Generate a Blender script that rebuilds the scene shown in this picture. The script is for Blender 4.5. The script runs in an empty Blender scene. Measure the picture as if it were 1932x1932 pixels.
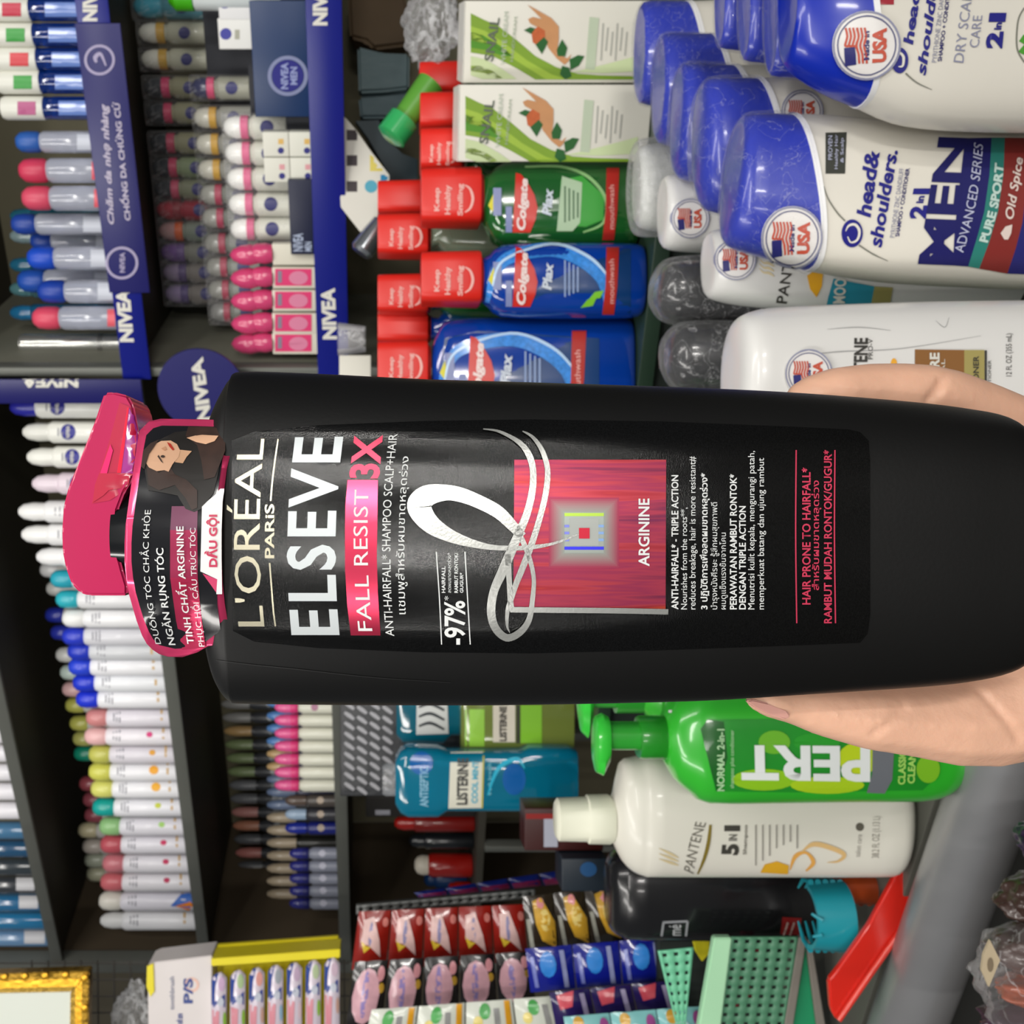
import bpy, bmesh, math, random
from mathutils import Vector, Matrix, noise
from mathutils.bvhtree import BVHTree
from mathutils.geometry import tessellate_polygon
S = bpy.context.scene
COL = S.collection
random.seed(7)
# ------------------------------------------------------------------ camera, world, lamps, exposure
# the photograph is turned a quarter turn: world up (+Z) runs to its left, world right (+X) to its top
F = 1950.0; HX = 733.0; IM = 1932.0
cd = bpy.data.cameras.new('camera'); cam = bpy.data.objects.new('camera', cd); COL.objects.link(cam)
cam.matrix_world = Matrix(((0, 1, 0, 0), (0, 0, -1, 0), (-1, 0, 0, 0), (0, 0, 0, 1)))
cd.sensor_width = 36; cd.lens = 36*F/IM; cd.shift_x = (IM/2-HX)/IM
cd.clip_start = 0.01; cd.clip_end = 50
cd.dof.use_dof = True; cd.dof.focus_distance = 0.275; cd.dof.aperture_fstop = cd.lens/1.05
S.camera = cam
S.view_settings.view_transform = 'Standard'; S.view_settings.look = 'None'
S.view_settings.gamma = 1; S.view_settings.use_curve_mapping = False
S.view_settings.exposure = -0.36
w = bpy.data.worlds.new('shop'); S.world = w; w.use_nodes = True
w.node_tree.nodes['Background'].inputs[0].default_value = (0.92, 0.96, 1.0, 1)
w.node_tree.nodes['Background'].inputs[1].default_value = 0.17
def lamp(name, loc, target, sx, sy, power, col=(1, 0.97, 0.92)):
    l = bpy.data.lights.new(name, 'AREA'); l.shape = 'RECTANGLE'; l.size = sx; l.size_y = sy
    l.energy = power; l.color = col
    o = bpy.data.objects.new(name, l); COL.objects.link(o); o.location = loc
    o.rotation_euler = (Vector(target)-Vector(loc)).to_track_quat('-Z', 'Y').to_euler(); return o
lamp('ceiling_tube_or_fill', (-0.55, -0.1, 1.25), (-0.1, 0.7, 0), 0.10, 1.3, 12)
lamp('ceiling_tube_or_fill', (0.55, -0.3, 1.30), (0.1, 0.7, 0), 0.10, 1.3, 12)
lamp('ceiling_tube_or_fill', (0.1, -1.5, 1.1), (0, 0.6, 0.0), 1.3, 0.12, 22)  # added soft frontal fill from behind the camera
lamp('ceiling_tube_or_fill', (-1.1, -0.6, 1.0), (-0.4, 1.6, 0.2), 0.12, 1.3, 12)  # added fill that brightens the far shelf interiors
lamp('shop_front_tube', (0.36, -2.5, 0.02), (0, 0.3, 0), 0.05, 0.7, 24)
lamp('shop_front_tube', (1.22, -2.5, 0.02), (0, 0.3, 0), 0.08, 0.7, 22)
lamp('shop_front_tube', (-0.75, -2.5, 0.05), (0, 0.3, 0), 0.06, 0.7, 8)
# ------------------------------------------------------------------ materials
MC = {}
def lin(h):
    if isinstance(h, str):
        c = [int(h[i:i+2], 16)/255 for i in (0, 2, 4)]
        return tuple(x/12.92 if x <= 0.04045 else ((x+0.055)/1.055)**2.4 for x in c)
    return h
def M(col, rough=0.45, metal=0.0, trans=0.0, coat=0.0, bump=0.0, bs=60, var=0.10, vs=14, sss=0.0, emit=0.0, ior=1.45, spec=0.5):
    k = (col, rough, metal, trans, coat, bump, bs, var, vs, sss, emit, spec)
    if k in MC: return MC[k]
    m = bpy.data.materials.new('mat_%s' % (col if isinstance(col, str) else len(MC))); m.use_nodes = True
    nt = m.node_tree; b = nt.nodes['Principled BSDF']; c = lin(col)
    tc = nt.nodes.new('ShaderNodeTexCoord'); nz = nt.nodes.new('ShaderNodeTexNoise'); nz.inputs['Scale'].default_value = vs
    nt.links.new(tc.outputs['Object'], nz.inputs['Vector'])
    mx = nt.nodes.new('ShaderNodeMix'); mx.data_type = 'RGBA'
    mx.inputs['A'].default_value = tuple(x*(1-var) for x in c)+(1,)
    mx.inputs['B'].default_value = tuple(min(1, x*(1+var)) for x in c)+(1,)
    nt.links.new(nz.outputs['Fac'], mx.inputs['Factor']); nt.links.new(mx.outputs['Result'], b.inputs['Base Color'])
    b.inputs['Roughness'].default_value = rough; b.inputs['Metallic'].default_value = metal
    b.inputs['Transmission Weight'].default_value = trans; b.inputs['IOR'].default_value = ior
    b.inputs['Specular IOR Level'].default_value = spec
    b.inputs['Coat Weight'].default_value = coat; b.inputs['Coat Roughness'].default_value = 0.08
    if sss:
        b.inputs['Subsurface Weight'].default_value = sss; b.inputs['Subsurface Radius'].default_value = (0.008, 0.003, 0.0015)
        b.inputs['Subsurface Scale'].default_value = 1.0
    if emit:
        b.inputs['Emission Color'].default_value = c+(1,); b.inputs['Emission Strength'].default_value = emit
    if bump:
        bp = nt.nodes.new('ShaderNodeBump'); bp.inputs['Strength'].default_value = bump; bp.inputs['Distance'].default_value = 0.002
        n2 = nt.nodes.new('ShaderNodeTexNoise'); n2.inputs['Scale'].default_value = bs; n2.inputs['Detail'].default_value = 4
        nt.links.new(tc.outputs['Object'], n2.inputs['Vector']); nt.links.new(n2.outputs['Fac'], bp.inputs['Height'])
        nt.links.new(bp.outputs['Normal'], b.inputs['Normal'])
    MC[k] = m; return m
def film_mat(dens=0.22, bs=55, rough=0.08):
    k = ('film', dens, bs)
    if k in MC: return MC[k]
    m = bpy.data.materials.new('clear_film'); m.use_nodes = True; nt = m.node_tree
    for n in list(nt.nodes): nt.nodes.remove(n)
    out = nt.nodes.new('ShaderNodeOutputMaterial'); mix = nt.nodes.new('ShaderNodeMixShader')
    tr = nt.nodes.new('ShaderNodeBsdfTransparent'); gl = nt.nodes.new('ShaderNodeBsdfPrincipled')
    gl.inputs['Base Color'].default_value = (0.86, 0.86, 0.87, 1); gl.inputs['Roughness'].default_value = rough
    tc = nt.nodes.new('ShaderNodeTexCoord'); nz = nt.nodes.new('ShaderNodeTexNoise')
    nz.inputs['Scale'].default_value = bs; nz.inputs['Detail'].default_value = 5; nz.inputs['Distortion'].default_value = 0.8
    nt.links.new(tc.outputs['Object'], nz.inputs['Vector'])
    bp = nt.nodes.new('ShaderNodeBump'); bp.inputs['Strength'].default_value = 0.8; bp.inputs['Distance'].default_value = 0.004
    nt.links.new(nz.outputs['Fac'], bp.inputs['Height']); nt.links.new(bp.outputs['Normal'], gl.inputs['Normal'])
    fr = nt.nodes.new('ShaderNodeLayerWeight'); fr.inputs['Blend'].default_value = 0.35; nt.links.new(bp.outputs['Normal'], fr.inputs['Normal'])
    mr = nt.nodes.new('ShaderNodeMapRange'); mr.inputs['From Max'].default_value = 1; mr.inputs['To Min'].default_value = dens*.3; mr.inputs['To Max'].default_value = min(1, dens*2.6)
    nt.links.new(fr.outputs['Fresnel'], mr.inputs['Value'])
    n2 = nt.nodes.new('ShaderNodeTexNoise'); n2.inputs['Scale'].default_value = bs*.9; n2.inputs['Detail'].default_value = 3; n2.inputs['Distortion'].default_value = 1.5
    nt.links.new(tc.outputs['Object'], n2.inputs['Vector'])
    sb = nt.nodes.new('ShaderNodeMath'); sb.operation = 'SUBTRACT'; sb.inputs[1].default_value = 0.5; nt.links.new(n2.outputs['Fac'], sb.inputs[0])
    ab = nt.nodes.new('ShaderNodeMath'); ab.operation = 'ABSOLUTE'; nt.links.new(sb.outputs[0], ab.inputs[0])
    m2 = nt.nodes.new('ShaderNodeMapRange'); m2.inputs['From Max'].default_value = 0.013; m2.inputs['To Min'].default_value = min(.6, dens*2.2); m2.inputs['To Max'].default_value = 0
    nt.links.new(ab.outputs[0], m2.inputs['Value'])
    ad = nt.nodes.new('ShaderNodeMath'); ad.operation = 'MAXIMUM'; nt.links.new(mr.outputs['Result'], ad.inputs[0]); nt.links.new(m2.outputs['Result'], ad.inputs[1])
    nt.links.new(ad.outputs[0], mix.inputs['Fac'])
    nt.links.new(tr.outputs[0], mix.inputs[1]); nt.links.new(gl.outputs[0], mix.inputs[2]); nt.links.new(mix.outputs[0], out.inputs[0])
    MC[k] = m; return m
# ------------------------------------------------------------------ frames and things
def ray(px, py): return Vector(((IM/2-py)/F, 1.0, (HX-px)/F))
UV = Vector((0.883, -0.469, 0)).normalized(); NV = Vector((0.469, 0.883, 0)).normalized(); ZV = Vector((0, 0, 1)); NF = 1.115
class Fr:
    """a local frame: U to the thing's right, N away from the viewer, W up; maps pixels onto its U-W plane"""
    def __init__(s, O, U=Vector((1, 0, 0)), N=Vector((0, 1, 0)), W=Vector((0, 0, 1))):
        s.O = Vector(O); s.U, s.N, s.W = U, N, W
        s.m = Matrix.Translation(s.O) @ Matrix((U, N, W)).transposed().to_4x4(); s.inv = s.m.inverted()
    def loc(s, px, py, n=0.0):
        r = ray(px, py); t = (s.N.dot(s.O)+n)/s.N.dot(r); return s.inv @ (r*t)
def dfr(d, px, py): r = ray(px, py)*d; return Fr(r)            # faces the viewer at depth d
def wdepth(py, off): return (NF+off)/NV.dot(ray(HX, py))
def wfr(py, off, z):                                           # faces out of the shelving
    t = wdepth(py, off); r = ray(HX, py)*t; return Fr((r.x, r.y, z), UV, NV, ZV)
CNT = {}
def tag(o, label=None, cat=None, group=None, kind=None):
    if label: o['label'] = label
    if cat: o['category'] = cat
    if group: o['group'] = group
    if kind: o['kind'] = kind
    return o
def thing(name, fr, label, cat, group=None):
    o = bpy.data.objects.new(name, None); COL.objects.link(o); o.matrix_world = fr.m; o.empty_display_size = 0.01
    return tag(o, label, cat, group)
def mkobj(name, verts, faces, mat, parent=None, smooth=True, angle=40):
    me = bpy.data.meshes.new(name); me.from_pydata([tuple(v) for v in verts], [], faces); me.validate(); 
    bm = bmesh.new(); bm.from_mesh(me); bmesh.ops.recalc_face_normals(bm, faces=bm.faces); bm.to_mesh(me); bm.free()
    return mko(name, me, mat, parent, smooth, angle)
def mko(name, me, mat, parent=None, smooth=True, angle=40):
    me.materials.clear(); me.materials.append(mat)
    if smooth:
        me.polygons.foreach_set('use_smooth', [True]*len(me.polygons)); me.set_sharp_from_angle(angle=math.radians(angle))
    o = bpy.data.objects.new(name, me); COL.objects.link(o)
    if parent: o.parent = parent
    return o
def smooth_secs(secs, k):
    """Catmull-Rom between section tuples"""
    out = []
    for i in range(len(secs)-1):
        p0 = secs[max(i-1, 0)]; p1 = secs[i]; p2 = secs[i+1]; p3 = secs[min(i+2, len(secs)-1)]
        for j in range(k):
            t = j/k
            out.append(tuple(0.5*((2*b)+(c-a)*t+(2*a-5*b+4*c-d)*t*t+(3*b-a-3*c+d)*t**3) for a, b, c, d in zip(p0, p1, p2, p3)))
    out.append(secs[-1]); return out
def ring(c, h, nv, hd, n, K):
    r = []
    for i in range(K):
        a = 2*math.pi*i/K; ca, sa = math.cos(a), math.sin(a)
        r.append(c + h*(math.copysign(abs(ca)**(2/n), ca)) + nv*(hd*math.copysign(abs(sa)**(2/n), sa)))
    return r
def loft(name, secs3, mat, parent, n=2.4, K=28, disp=0, seed=0, angle=40):
    """secs3: (left point, right point, half depth[, exponent]) in local coordinates, closed at both ends"""
    V = []; Fc = []
    for s in secs3:
        L, R, hd = s[0], s[1], s[2]; nn = s[3] if len(s) > 3 else n
        V += ring((L+R)/2, (R-L)/2, Vector((0, 1, 0)), hd, nn, K)
    m = len(secs3)
    for i in range(m-1):
        for j in range(K):
            a = i*K+j; b = i*K+(j+1) % K; Fc.append((a, b, b+K, a+K))
    Fc.append(tuple(range(K))); Fc.append(tuple(range((m-1)*K, m*K)))
    if disp:
        V = [v + Vector(noise.noise_vector(v*(22)+Vector((seed, 0, 0))))*disp for v in V]
    return mkobj(name, V, Fc, mat, parent, angle=angle)
def ploft(name, fr, secs, mat, parent, hd=0.02, n=2.4, K=28, sm=0, yc=0.0, disp=0, angle=40):
    """secs in pixels: (px, pyL, pyR[, hd[, n]]) or slanted ((pxL,pyL),(pxR,pyR)[, hd[, n]])"""
    fl = []
    for s in secs:
        if isinstance(s[0], tuple): a, b = s[0], s[1]; rest = s[2:]
        else: a, b = (s[0], s[1]), (s[0], s[2]); rest = s[3:]
        h = rest[0] if len(rest) > 0 else hd; e = rest[1] if len(rest) > 1 else n
        fl.append((a[0], a[1], b[0], b[1], h, e))
    if sm: fl = smooth_secs(fl, sm)
    out = []
    for a0, a1, b0, b1, h, e in fl:
        L = fr.loc(a0, a1, yc); R = fr.loc(b0, b1, yc); out.append((L, R, max(h, 1e-4), max(e, 1.6)))
    return loft(name, out, mat, parent, K=K, disp=disp, angle=angle)
def box(name, x0, x1, y0, y1, z0, z1, mat, parent=None, bev=0.0, seg=2):
    bm = bmesh.new(); bmesh.ops.create_cube(bm, size=1)
    for v in bm.verts: v.co = Vector(((x0+x1)/2+v.co.x*(x1-x0), (y0+y1)/2+v.co.y*(y1-y0), (z0+z1)/2+v.co.z*(z1-z0)))
    if bev: bmesh.ops.bevel(bm, geom=list(bm.edges), offset=bev, segments=seg, affect='EDGES', profile=0.6)
    me = bpy.data.meshes.new(name); bm.to_mesh(me); bm.free(); return mko(name, me, mat, parent, angle=60 if bev else 30)
def lathe(name, prof, mat, parent, c=(0, 0), K=24, sx=1.0, sy=1.0, angle=40):
    """prof: (radius, z) bottom to top"""
    V = []; Fc = []
    for r, z in prof:
        for j in range(K):
            a = 2*math.pi*j/K; V.append((c[0]+r*sx*math.cos(a), c[1]+r*sy*math.sin(a), z))
    for i in range(len(prof)-1):
        for j in range(K):
            a = i*K+j; b = i*K+(j+1) % K; Fc.append((a, b, b+K, a+K))
    Fc.append(tuple(range(K))); Fc.append(tuple(range((len(prof)-1)*K, len(prof)*K)))
    return mkobj(name, V, Fc, mat, parent, angle=angle)
def prism(name, fr, pts, y0, y1, mat, parent, bev=0.0, seg=3, n=0.0):
    """outline in pixels on the frame's plane, thick from y0 to y1 (local)"""
    P = [fr.loc(a, b, n) for a, b in pts]; bm = bmesh.new()
    vs = [bm.verts.new((p.x, y0, p.z)) for p in P]; f = bm.faces.new(vs)
    ex = bmesh.ops.extrude_face_region(bm, geom=[f])
    for v in ex['geom']:
        if isinstance(v, bmesh.types.BMVert): v.co.y = y1
    bmesh.ops.recalc_face_normals(bm, faces=bm.faces)
    if bev: bmesh.ops.bevel(bm, geom=list(bm.edges), offset=bev, segments=seg, affect='EDGES', clamp_overlap=True)
    bmesh.ops.triangulate(bm, faces=[f for f in bm.faces if len(f.verts) > 4])
    me = bpy.data.meshes.new(name); bm.to_mesh(me); bm.free(); return mko(name, me, mat, parent, angle=35)
def chain_tube(name, pts, rad, mat, parent=None, K=10):
    pts = [Vector(p) for p in pts]; V = []; Fc = []; prev = None
    for i, p in enumerate(pts):
        t = (pts[min(i+1, len(pts)-1)]-pts[max(i-1, 0)]).normalized()
        a = t.orthogonal() if prev is None else (prev-t*prev.dot(t)); a.normalize(); prev = a; b = t.cross(a)
        r = rad[i] if isinstance(rad, (list, tuple)) else rad
        for j in range(K):
            g = 2*math.pi*j/K; V.append(p+a*r*math.cos(g)+b*r*math.sin(g))
    for i in range(len(pts)-1):
        for j in range(K):
            x = i*K+j; y = i*K+(j+1) % K; Fc.append((x, y, y+K, x+K))
    Fc += [tuple(range(K)), tuple(range((len(pts)-1)*K, len(pts)*K))]
    return mkobj(name, V, Fc, mat, parent)
# ------------------------------------------------------------------ prints laid onto surfaces (photo pixels -> the surface they fall on)
BV = {}
def bvh(objs):
    k = tuple(o.name for o in objs)
    if k not in BV:
        V = []; Fc = []
        for o in objs:
            b = len(V); V += [v.co.copy() for v in o.data.vertices]; Fc += [tuple(b+i for i in p.vertices) for p in o.data.polygons]
        BV[k] = BVHTree.FromPolygons(V, Fc)
    return BV[k]
def decal(name, fr, onto, bm, mat, parent, eps=0.0003, g=None, miss=None, th=0):
    """bm holds pixel coordinates (x=px, y=py); cut it so it follows curved surfaces, then lay it on"""
    if not isinstance(onto, (list, tuple)): onto = [onto]
    if g:
        for ax in (0, 1):
            if not g[ax]: continue
            lo = min(v.co[ax] for v in bm.verts); hi = max(v.co[ax] for v in bm.verts)
            q = math.floor(lo/g[ax]+1)*g[ax]; nr = Vector((1, 0, 0)) if ax == 0 else Vector((0, 1, 0))
            while q < hi:
                bmesh.ops.bisect_plane(bm, geom=list(bm.verts)+list(bm.edges)+list(bm.faces), plane_co=nr*q, plane_no=nr, dist=1e-4); q += g[ax]
    bmesh.ops.triangulate(bm, faces=[f for f in bm.faces if len(f.verts) > 4])
    t = bvh(onto); o = fr.inv @ Vector((0, 0, 0)); bad = []
    for v in bm.verts:
        d = (fr.inv.to_3x3() @ ray(v.co.x, v.co.y)).normalized()
        h = t.ray_cast(o, d)
        if h[0] is None:
            p = fr.loc(v.co.x, v.co.y); hh = t.find_nearest(p); v.co = hh[0]; nn = hh[1]
            if nn.dot(d) > 0: nn = -nn
            v.co = v.co+nn*eps
            if miss == 'drop': bad.append(v)
        else:
            nn = h[1] if h[1].dot(d) < 0 else -h[1]; v.co = h[0]+nn*eps
    if bad: bmesh.ops.delete(bm, geom=bad, context='VERTS')
    me = bpy.data.meshes.new(name); bm.to_mesh(me); bm.free(); return mko(name, me, mat, parent, angle=80)
def poly(name, fr, onto, pts, mat, parent, eps=0.0003, g=(24, 12), miss=None):
    bm = bmesh.new(); vs = [bm.verts.new((a, b, 0)) for a, b in pts]
    for tr in tessellate_polygon([[Vector((a, b, 0)) for a, b in pts]]):
        try: bm.faces.new([vs[i] for i in tr])
        except ValueError: pass
    return decal(name, fr, onto, bm, mat, parent, eps, g, miss)
def rpts(x0, x1, y0, y1): return [(x0, y0), (x1, y0), (x1, y1), (x0, y1)]
def ell(cx, cy, rx, ry, k=24): return [(cx+rx*math.cos(6.2832*i/k), cy+ry*math.sin(6.2832*i/k)) for i in range(k)]
def annulus(name, fr, onto, cx, cy, r0, r1, mat, parent, eps=0.0004, k=36, ry=1.0):
    bm = bmesh.new(); A = [bm.verts.new((cx+r0*math.cos(6.2832*i/k), cy+ry*r0*math.sin(6.2832*i/k), 0)) for i in range(k)]
    B = [bm.verts.new((cx+r1*math.cos(6.2832*i/k), cy+ry*r1*math.sin(6.2832*i/k), 0)) for i in range(k)]
    for i in range(k): bm.faces.new((A[i], A[(i+1) % k], B[(i+1) % k], B[i]))
    return decal(name, fr, onto, bm, mat, parent, eps)
def stroke(name, fr, onto, pts, mat, parent, eps=0.0004, k=6):
    """pts: (px, py, width), a smooth band of varying width"""
    q = smooth_secs(pts, k); bm = bmesh.new(); prev = None
    for i, p in enumerate(q):
        a = q[max(i-1, 0)]; b = q[min(i+1, len(q)-1)]; t = Vector((b[0]-a[0], b[1]-a[1])); t.normalize(); nn = Vector((-t.y, t.x))*max(p[2], .3)/2
        c = (bm.verts.new((p[0]+nn.x, p[1]+nn.y, 0)), bm.verts.new((p[0]-nn.x, p[1]-nn.y, 0)))
        if prev: bm.faces.new((prev[0], prev[1], c[1], c[0]))
        prev = c
    return decal(name, fr, onto, bm, mat, parent, eps)
TX = {}
def tmesh(s, bold, italic, sp=1.0):
    k = (s, bold, italic, sp)
    if k not in TX:
        c = bpy.data.curves.new('t', 'FONT'); c.body = s; c.size = 1; c.resolution_u = 3; c.fill_mode = 'BOTH'
        c.space_character = sp
        if bold: c.offset = bold
        if italic: c.shear = 0.25
        o = bpy.data.objects.new('t', c); COL.objects.link(o); bpy.context.view_layer.update()
        me = bpy.data.meshes.new_from_object(o.evaluated_get(bpy.context.evaluated_depsgraph_get()))
        bpy.data.objects.remove(o); bpy.data.curves.remove(c); TX[k] = me
    return TX[k]
def text(name, fr, onto, s, A, B, C, mat, parent, D=None, bow=(0, 0), bold=0.0, italic=False, cap=False, eps=0.0005, g=(None, 14), sp=1.0):
    """A baseline start, B baseline end, C top start, D top end (pixels)"""
    me = tmesh(s, bold, italic, sp); bm = bmesh.new(); bm.from_mesh(me)
    if not bm.verts: bm.free(); return None
    x0 = min(v.co.x for v in bm.verts); x1 = max(v.co.x for v in bm.verts)
    y0 = 0 if cap else min(v.co.y for v in bm.verts); y1 = 0.73 if cap else max(v.co.y for v in bm.verts)
    A, B, C = Vector(A), Vector(B), Vector(C); D = Vector(D) if D else B+C-A; bw = Vector(bow)
    for v in bm.verts:
        tx = (v.co.x-x0)/(x1-x0); ty = (v.co.y-y0)/(y1-y0)
        p = A.lerp(B, tx).lerp(C.lerp(D, tx), ty)+bw*4*tx*(1-tx); v.co = Vector((p.x, p.y, 0))
    return decal(name, fr, onto, bm, mat, parent, eps, g)
def th(fr, onto, s, ys, ye, xt, xb, mat, parent, xt1=None, xb1=None, bow=0, bold=0.0, italic=False, cap=False, eps=0.0005, g=(None, 14), name='lettering', sp=1.0):
    """upright line of lettering: runs from py=ys to py=ye, top at px xt, foot at px xb"""
    if xt1 is None: xt1, xb1 = xt, xb
    return text(name, fr, onto, s, (xb, ys), (xb1, ye), (xt, ys), mat, parent, D=(xt1, ye), bow=(bow, 0), bold=bold, italic=italic, cap=cap, eps=eps, g=g, sp=sp)
def kids(o): return [c for c in COL.objects if c.parent == o]
def copytree(o, fr, label=None, sc=None, chm=None):
    """a copy of a thing with its parts; optional new label and per-part materials"""
    r = o.copy(); COL.objects.link(r); r.matrix_world = fr.m if sc is None else fr.m @ Matrix.Diagonal((sc[0], sc[1], sc[2], 1))
    if label: r['label'] = label
    for c in CH[o.name]:
        d = c.copy(); COL.objects.link(d); d.parent = r
        if chm and c.name.split('.')[0] in chm: mset(d, chm[c.name.split('.')[0]])
        for g in CH.get(c.name, []):
            e = g.copy(); COL.objects.link(e); e.parent = d
    return r
CH = {}
def reg(o):
    CH[o.name] = [c for c in COL.objects if c.parent == o]
    for c in CH[o.name]: CH[c.name] = [g for g in COL.objects if g.parent == c]
def mset(o, mat):
    o.material_slots[0].link = 'OBJECT'; o.material_slots[0].material = mat
ORD = 'first second third fourth fifth sixth seventh eighth ninth tenth eleventh twelfth thirteenth fourteenth fifteenth sixteenth seventeenth eighteenth nineteenth twentieth'.split()
# ================================================================== the bottle held up in front
HD = 0.285
hf = dfr(HD, 1935, 1010)
hb = thing('shampoo_bottle', hf, 'large matte black shampoo bottle with a pink flip cap held up in one hand', 'bottle')
black = M('0e0e0e', 0.46, bump=0.02, bs=900, var=0.04, spec=.32)
gloss = M('2e2e2e', 0.125, 0.92, var=0.6, vs=2500, bump=0.10, bs=3500)
secs = [(393, 1190, 830, .0130, 2.3), (397, 1226, 806, .0165, 2.3), (404, 1256, 785, .0195, 2.4), (414, 1285, 762, .0215, 2.5), (428, 1308, 736, .0228, 2.6), (443, 1320, 715, .0235, 2.7), (464, 1323, 704, .0238, 2.7),
        (600, 1325, 708, .024, 2.7), (800, 1326, 718, .024, 2.7), (1000, 1325, 724, .024, 2.7), (1300, 1318, 734, .024, 2.7), (1500, 1306, 744, .0238, 2.7), (1700, 1293, 760, .0235, 2.7), (1800, 1283, 772, .023, 2.7),
        (1868, 1268, 786, .0225, 2.7), (1900, 1247, 812, .021, 2.7), (1922, 1210, 850, .018, 2.5), (1934, 1150, 900, .013, 2.3)]
body = ploft('body', hf, secs, black, hb, K=96, sm=4)
gg = (None, 12)
lab = poly('front_label', hf, body, [(437, 832), (480, 815), (600, 803), (800, 795), (1000, 792), (1250, 796), (1500, 806), (1600, 811), (1622, 816), (1638, 832), (1641, 870), (1641, 1160), (1636, 1195), (1622, 1212), (1500, 1217), (1250, 1226), (1000, 1232), (800, 1230), (600, 1222), (480, 1210), (440, 1190)], gloss, hb, eps=0.00025, g=(60, 12))
# moulded edge lines beside the label
groove = M('1a1a1a', 0.5)
stroke('moulded_seam', hf, body, [(408, 1245, 1), (470, 1253, 1.6), (560, 1262, 1.8), (700, 1277, 1.5), (850, 1287, 1)], groove, hb, eps=0.0002)
silver = M('b0b1ad', 0.27, 0.7, var=0.05, bump=0.03, bs=1500)
gold = M('cfc9b0', 0.27, 0.75, var=0.12, vs=60)
white = M('dcdedd', 0.5)
lsil = M('c3c9cb', 0.4, 0.3)
pink = M('d8405f', 0.35, 0.35)
pinkf = M('c23552', 0.24, 0.8, var=0.08, vs=90)
T = lambda s, ys, ye, xt, xb, mat=white, **k: th(hf, body, s, ys, ye, xt, xb, mat, hb, g=gg, **k)
T("L'ORÉAL", 1181, 829, 437, 500, gold, bow=-9, bold=0.0)
stroke('label_line', hf, body, [(520, 1181, 3), (516, 1150, 3), (512, 1100, 3), (509, 1062, 3)], gold, hb)
stroke('label_line', hf, body, [(511, 945, 3), (514, 910, 3), (519, 870, 3), (525, 829, 2.5)], gold, hb)
T("PARiS", 1053, 951, 500, 518, gold, bold=0.02)
T("ELSEVE", 1197, 825, 549, 642, lsil, xt1=556, xb1=649, bow=-11, bold=0.02, sp=1.15)
poly('pink_band', hf, body, [(662, 1198), (655, 1140), (651, 1070), (651, 1000), (652, 950), (656, 906), (713, 906), (712, 980), (711, 1050), (713, 1120), (718, 1198)], pinkf, hb, eps=0.0004, g=gg)
T("FALL RESIST", 1189, 924, 676, 703, white, xt1=669, xb1=696, bow=-5, eps=0.0007)
T("3X", 903, 822, 658, 716, pink, xt1=668, xb1=723, bold=0.03)
T("ANTI-HAIRFALL* SHAMPOO SCALP+HAIR", 1199, 820, 727, 744, xt1=733, xb1=750, bow=-10)
T("แชมพูสำหรับผมขาดหลุดร่วง", 1158, 862, 747, 771, xt1=755, xb1=776, bow=-5)
T("-97%", 1215, 1133, 838, 878, bold=0.02); T("*", 1132, 1124, 838, 846)
T("HAIRFALL", 1118, 1068, 833, 840, bold=0.02); T("ลดผมขาดหลุดร่วง*", 1118, 1043, 843, 853)
T("RAMBUT RONTOK/", 1118, 1043, 857, 864, bold=0.02); T("GUGUR*", 1118, 1080, 867, 874, bold=0.02)
stroke('label_line', hf, body, [(833, 1215, 2), (829, 1130, 2), (823, 1041, 2)], white, hb)
stroke('label_line', hf, body, [(887, 1215, 2), (882, 1130, 2), (877, 1041, 2)], white, hb)
# foil panel: pink holographic foil whose bands run up and down the label
fm = bpy.data.materials.new('holographic_foil'); fm.use_nodes = True; nt = fm.node_tree; b = nt.nodes['Principled BSDF']
tc = nt.nodes.new('ShaderNodeTexCoord'); mp = nt.nodes.new('ShaderNodeMapping'); mp.inputs['Scale'].default_value = (1, 0.02, 0.05)
nz = nt.nodes.new('ShaderNodeTexNoise'); nz.inputs['Scale'].default_value = 300; nz.inputs['Detail'].default_value = 3
cr = nt.nodes.new('ShaderNodeValToRGB'); e = cr.color_ramp.elements
e[0].position = 0.25; e[0].color = lin('6a1a5a')+(1,); e[1].position = 0.75; e[1].color = lin('e05a30')+(1,)
for ps, cc in ((0.36, '7a2a4a'), (0.44, 'a8384e'), (0.50, '963050'), (0.57, 'b03c48'), (0.65, 'a02c38')): q = e.new(ps); q.color = lin(cc)+(1,)
nt.links.new(tc.outputs['Object'], mp.inputs['Vector']); nt.links.new(mp.outputs['Vector'], nz.inputs['Vector'])
nt.links.new(nz.outputs['Fac'], cr.inputs['Fac']); nt.links.new(cr.outputs['Color'], b.inputs['Base Color'])
b.inputs['Metallic'].default_value = 0.6; b.inputs['Roughness'].default_value = 0.33
sq = [(970, 868), (1256, 868), (1255, 1150), (968, 1148)]
poly('foil_panel', hf, body, sq, fm, hb, eps=0.0004, g=(None, 12))
for i in range(9):          # the printed fade towards the pale middle
    k = i/8; c = [a*(1-k)+b2*k for a, b2 in zip(lin('963850'), lin('8d908a'))]
    h = 66-26*k
    poly('foil_fade', hf, body, rpts(1101-h, 1101+h, 1005-h, 1005+h), M(tuple(round(x, 3) for x in c), 0.38, 0.6, var=0.03), hb, eps=0.00045+0.00002*i, g=gg)
poly('foil_square', hf, body, rpts(1064, 1138, 967, 1043), M('98a09a', 0.35, 0.6), hb, eps=0.0007)
poly('foil_stripe', hf, body, rpts(1064, 1138, 968, 974), M('a8c84a', 0.35, 0.5), hb, eps=0.0008)
poly('foil_stripe', hf, body, rpts(1064, 1138, 1031, 1037), M('3a3ae0', 0.35, 0.5), hb, eps=0.0008)
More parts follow.
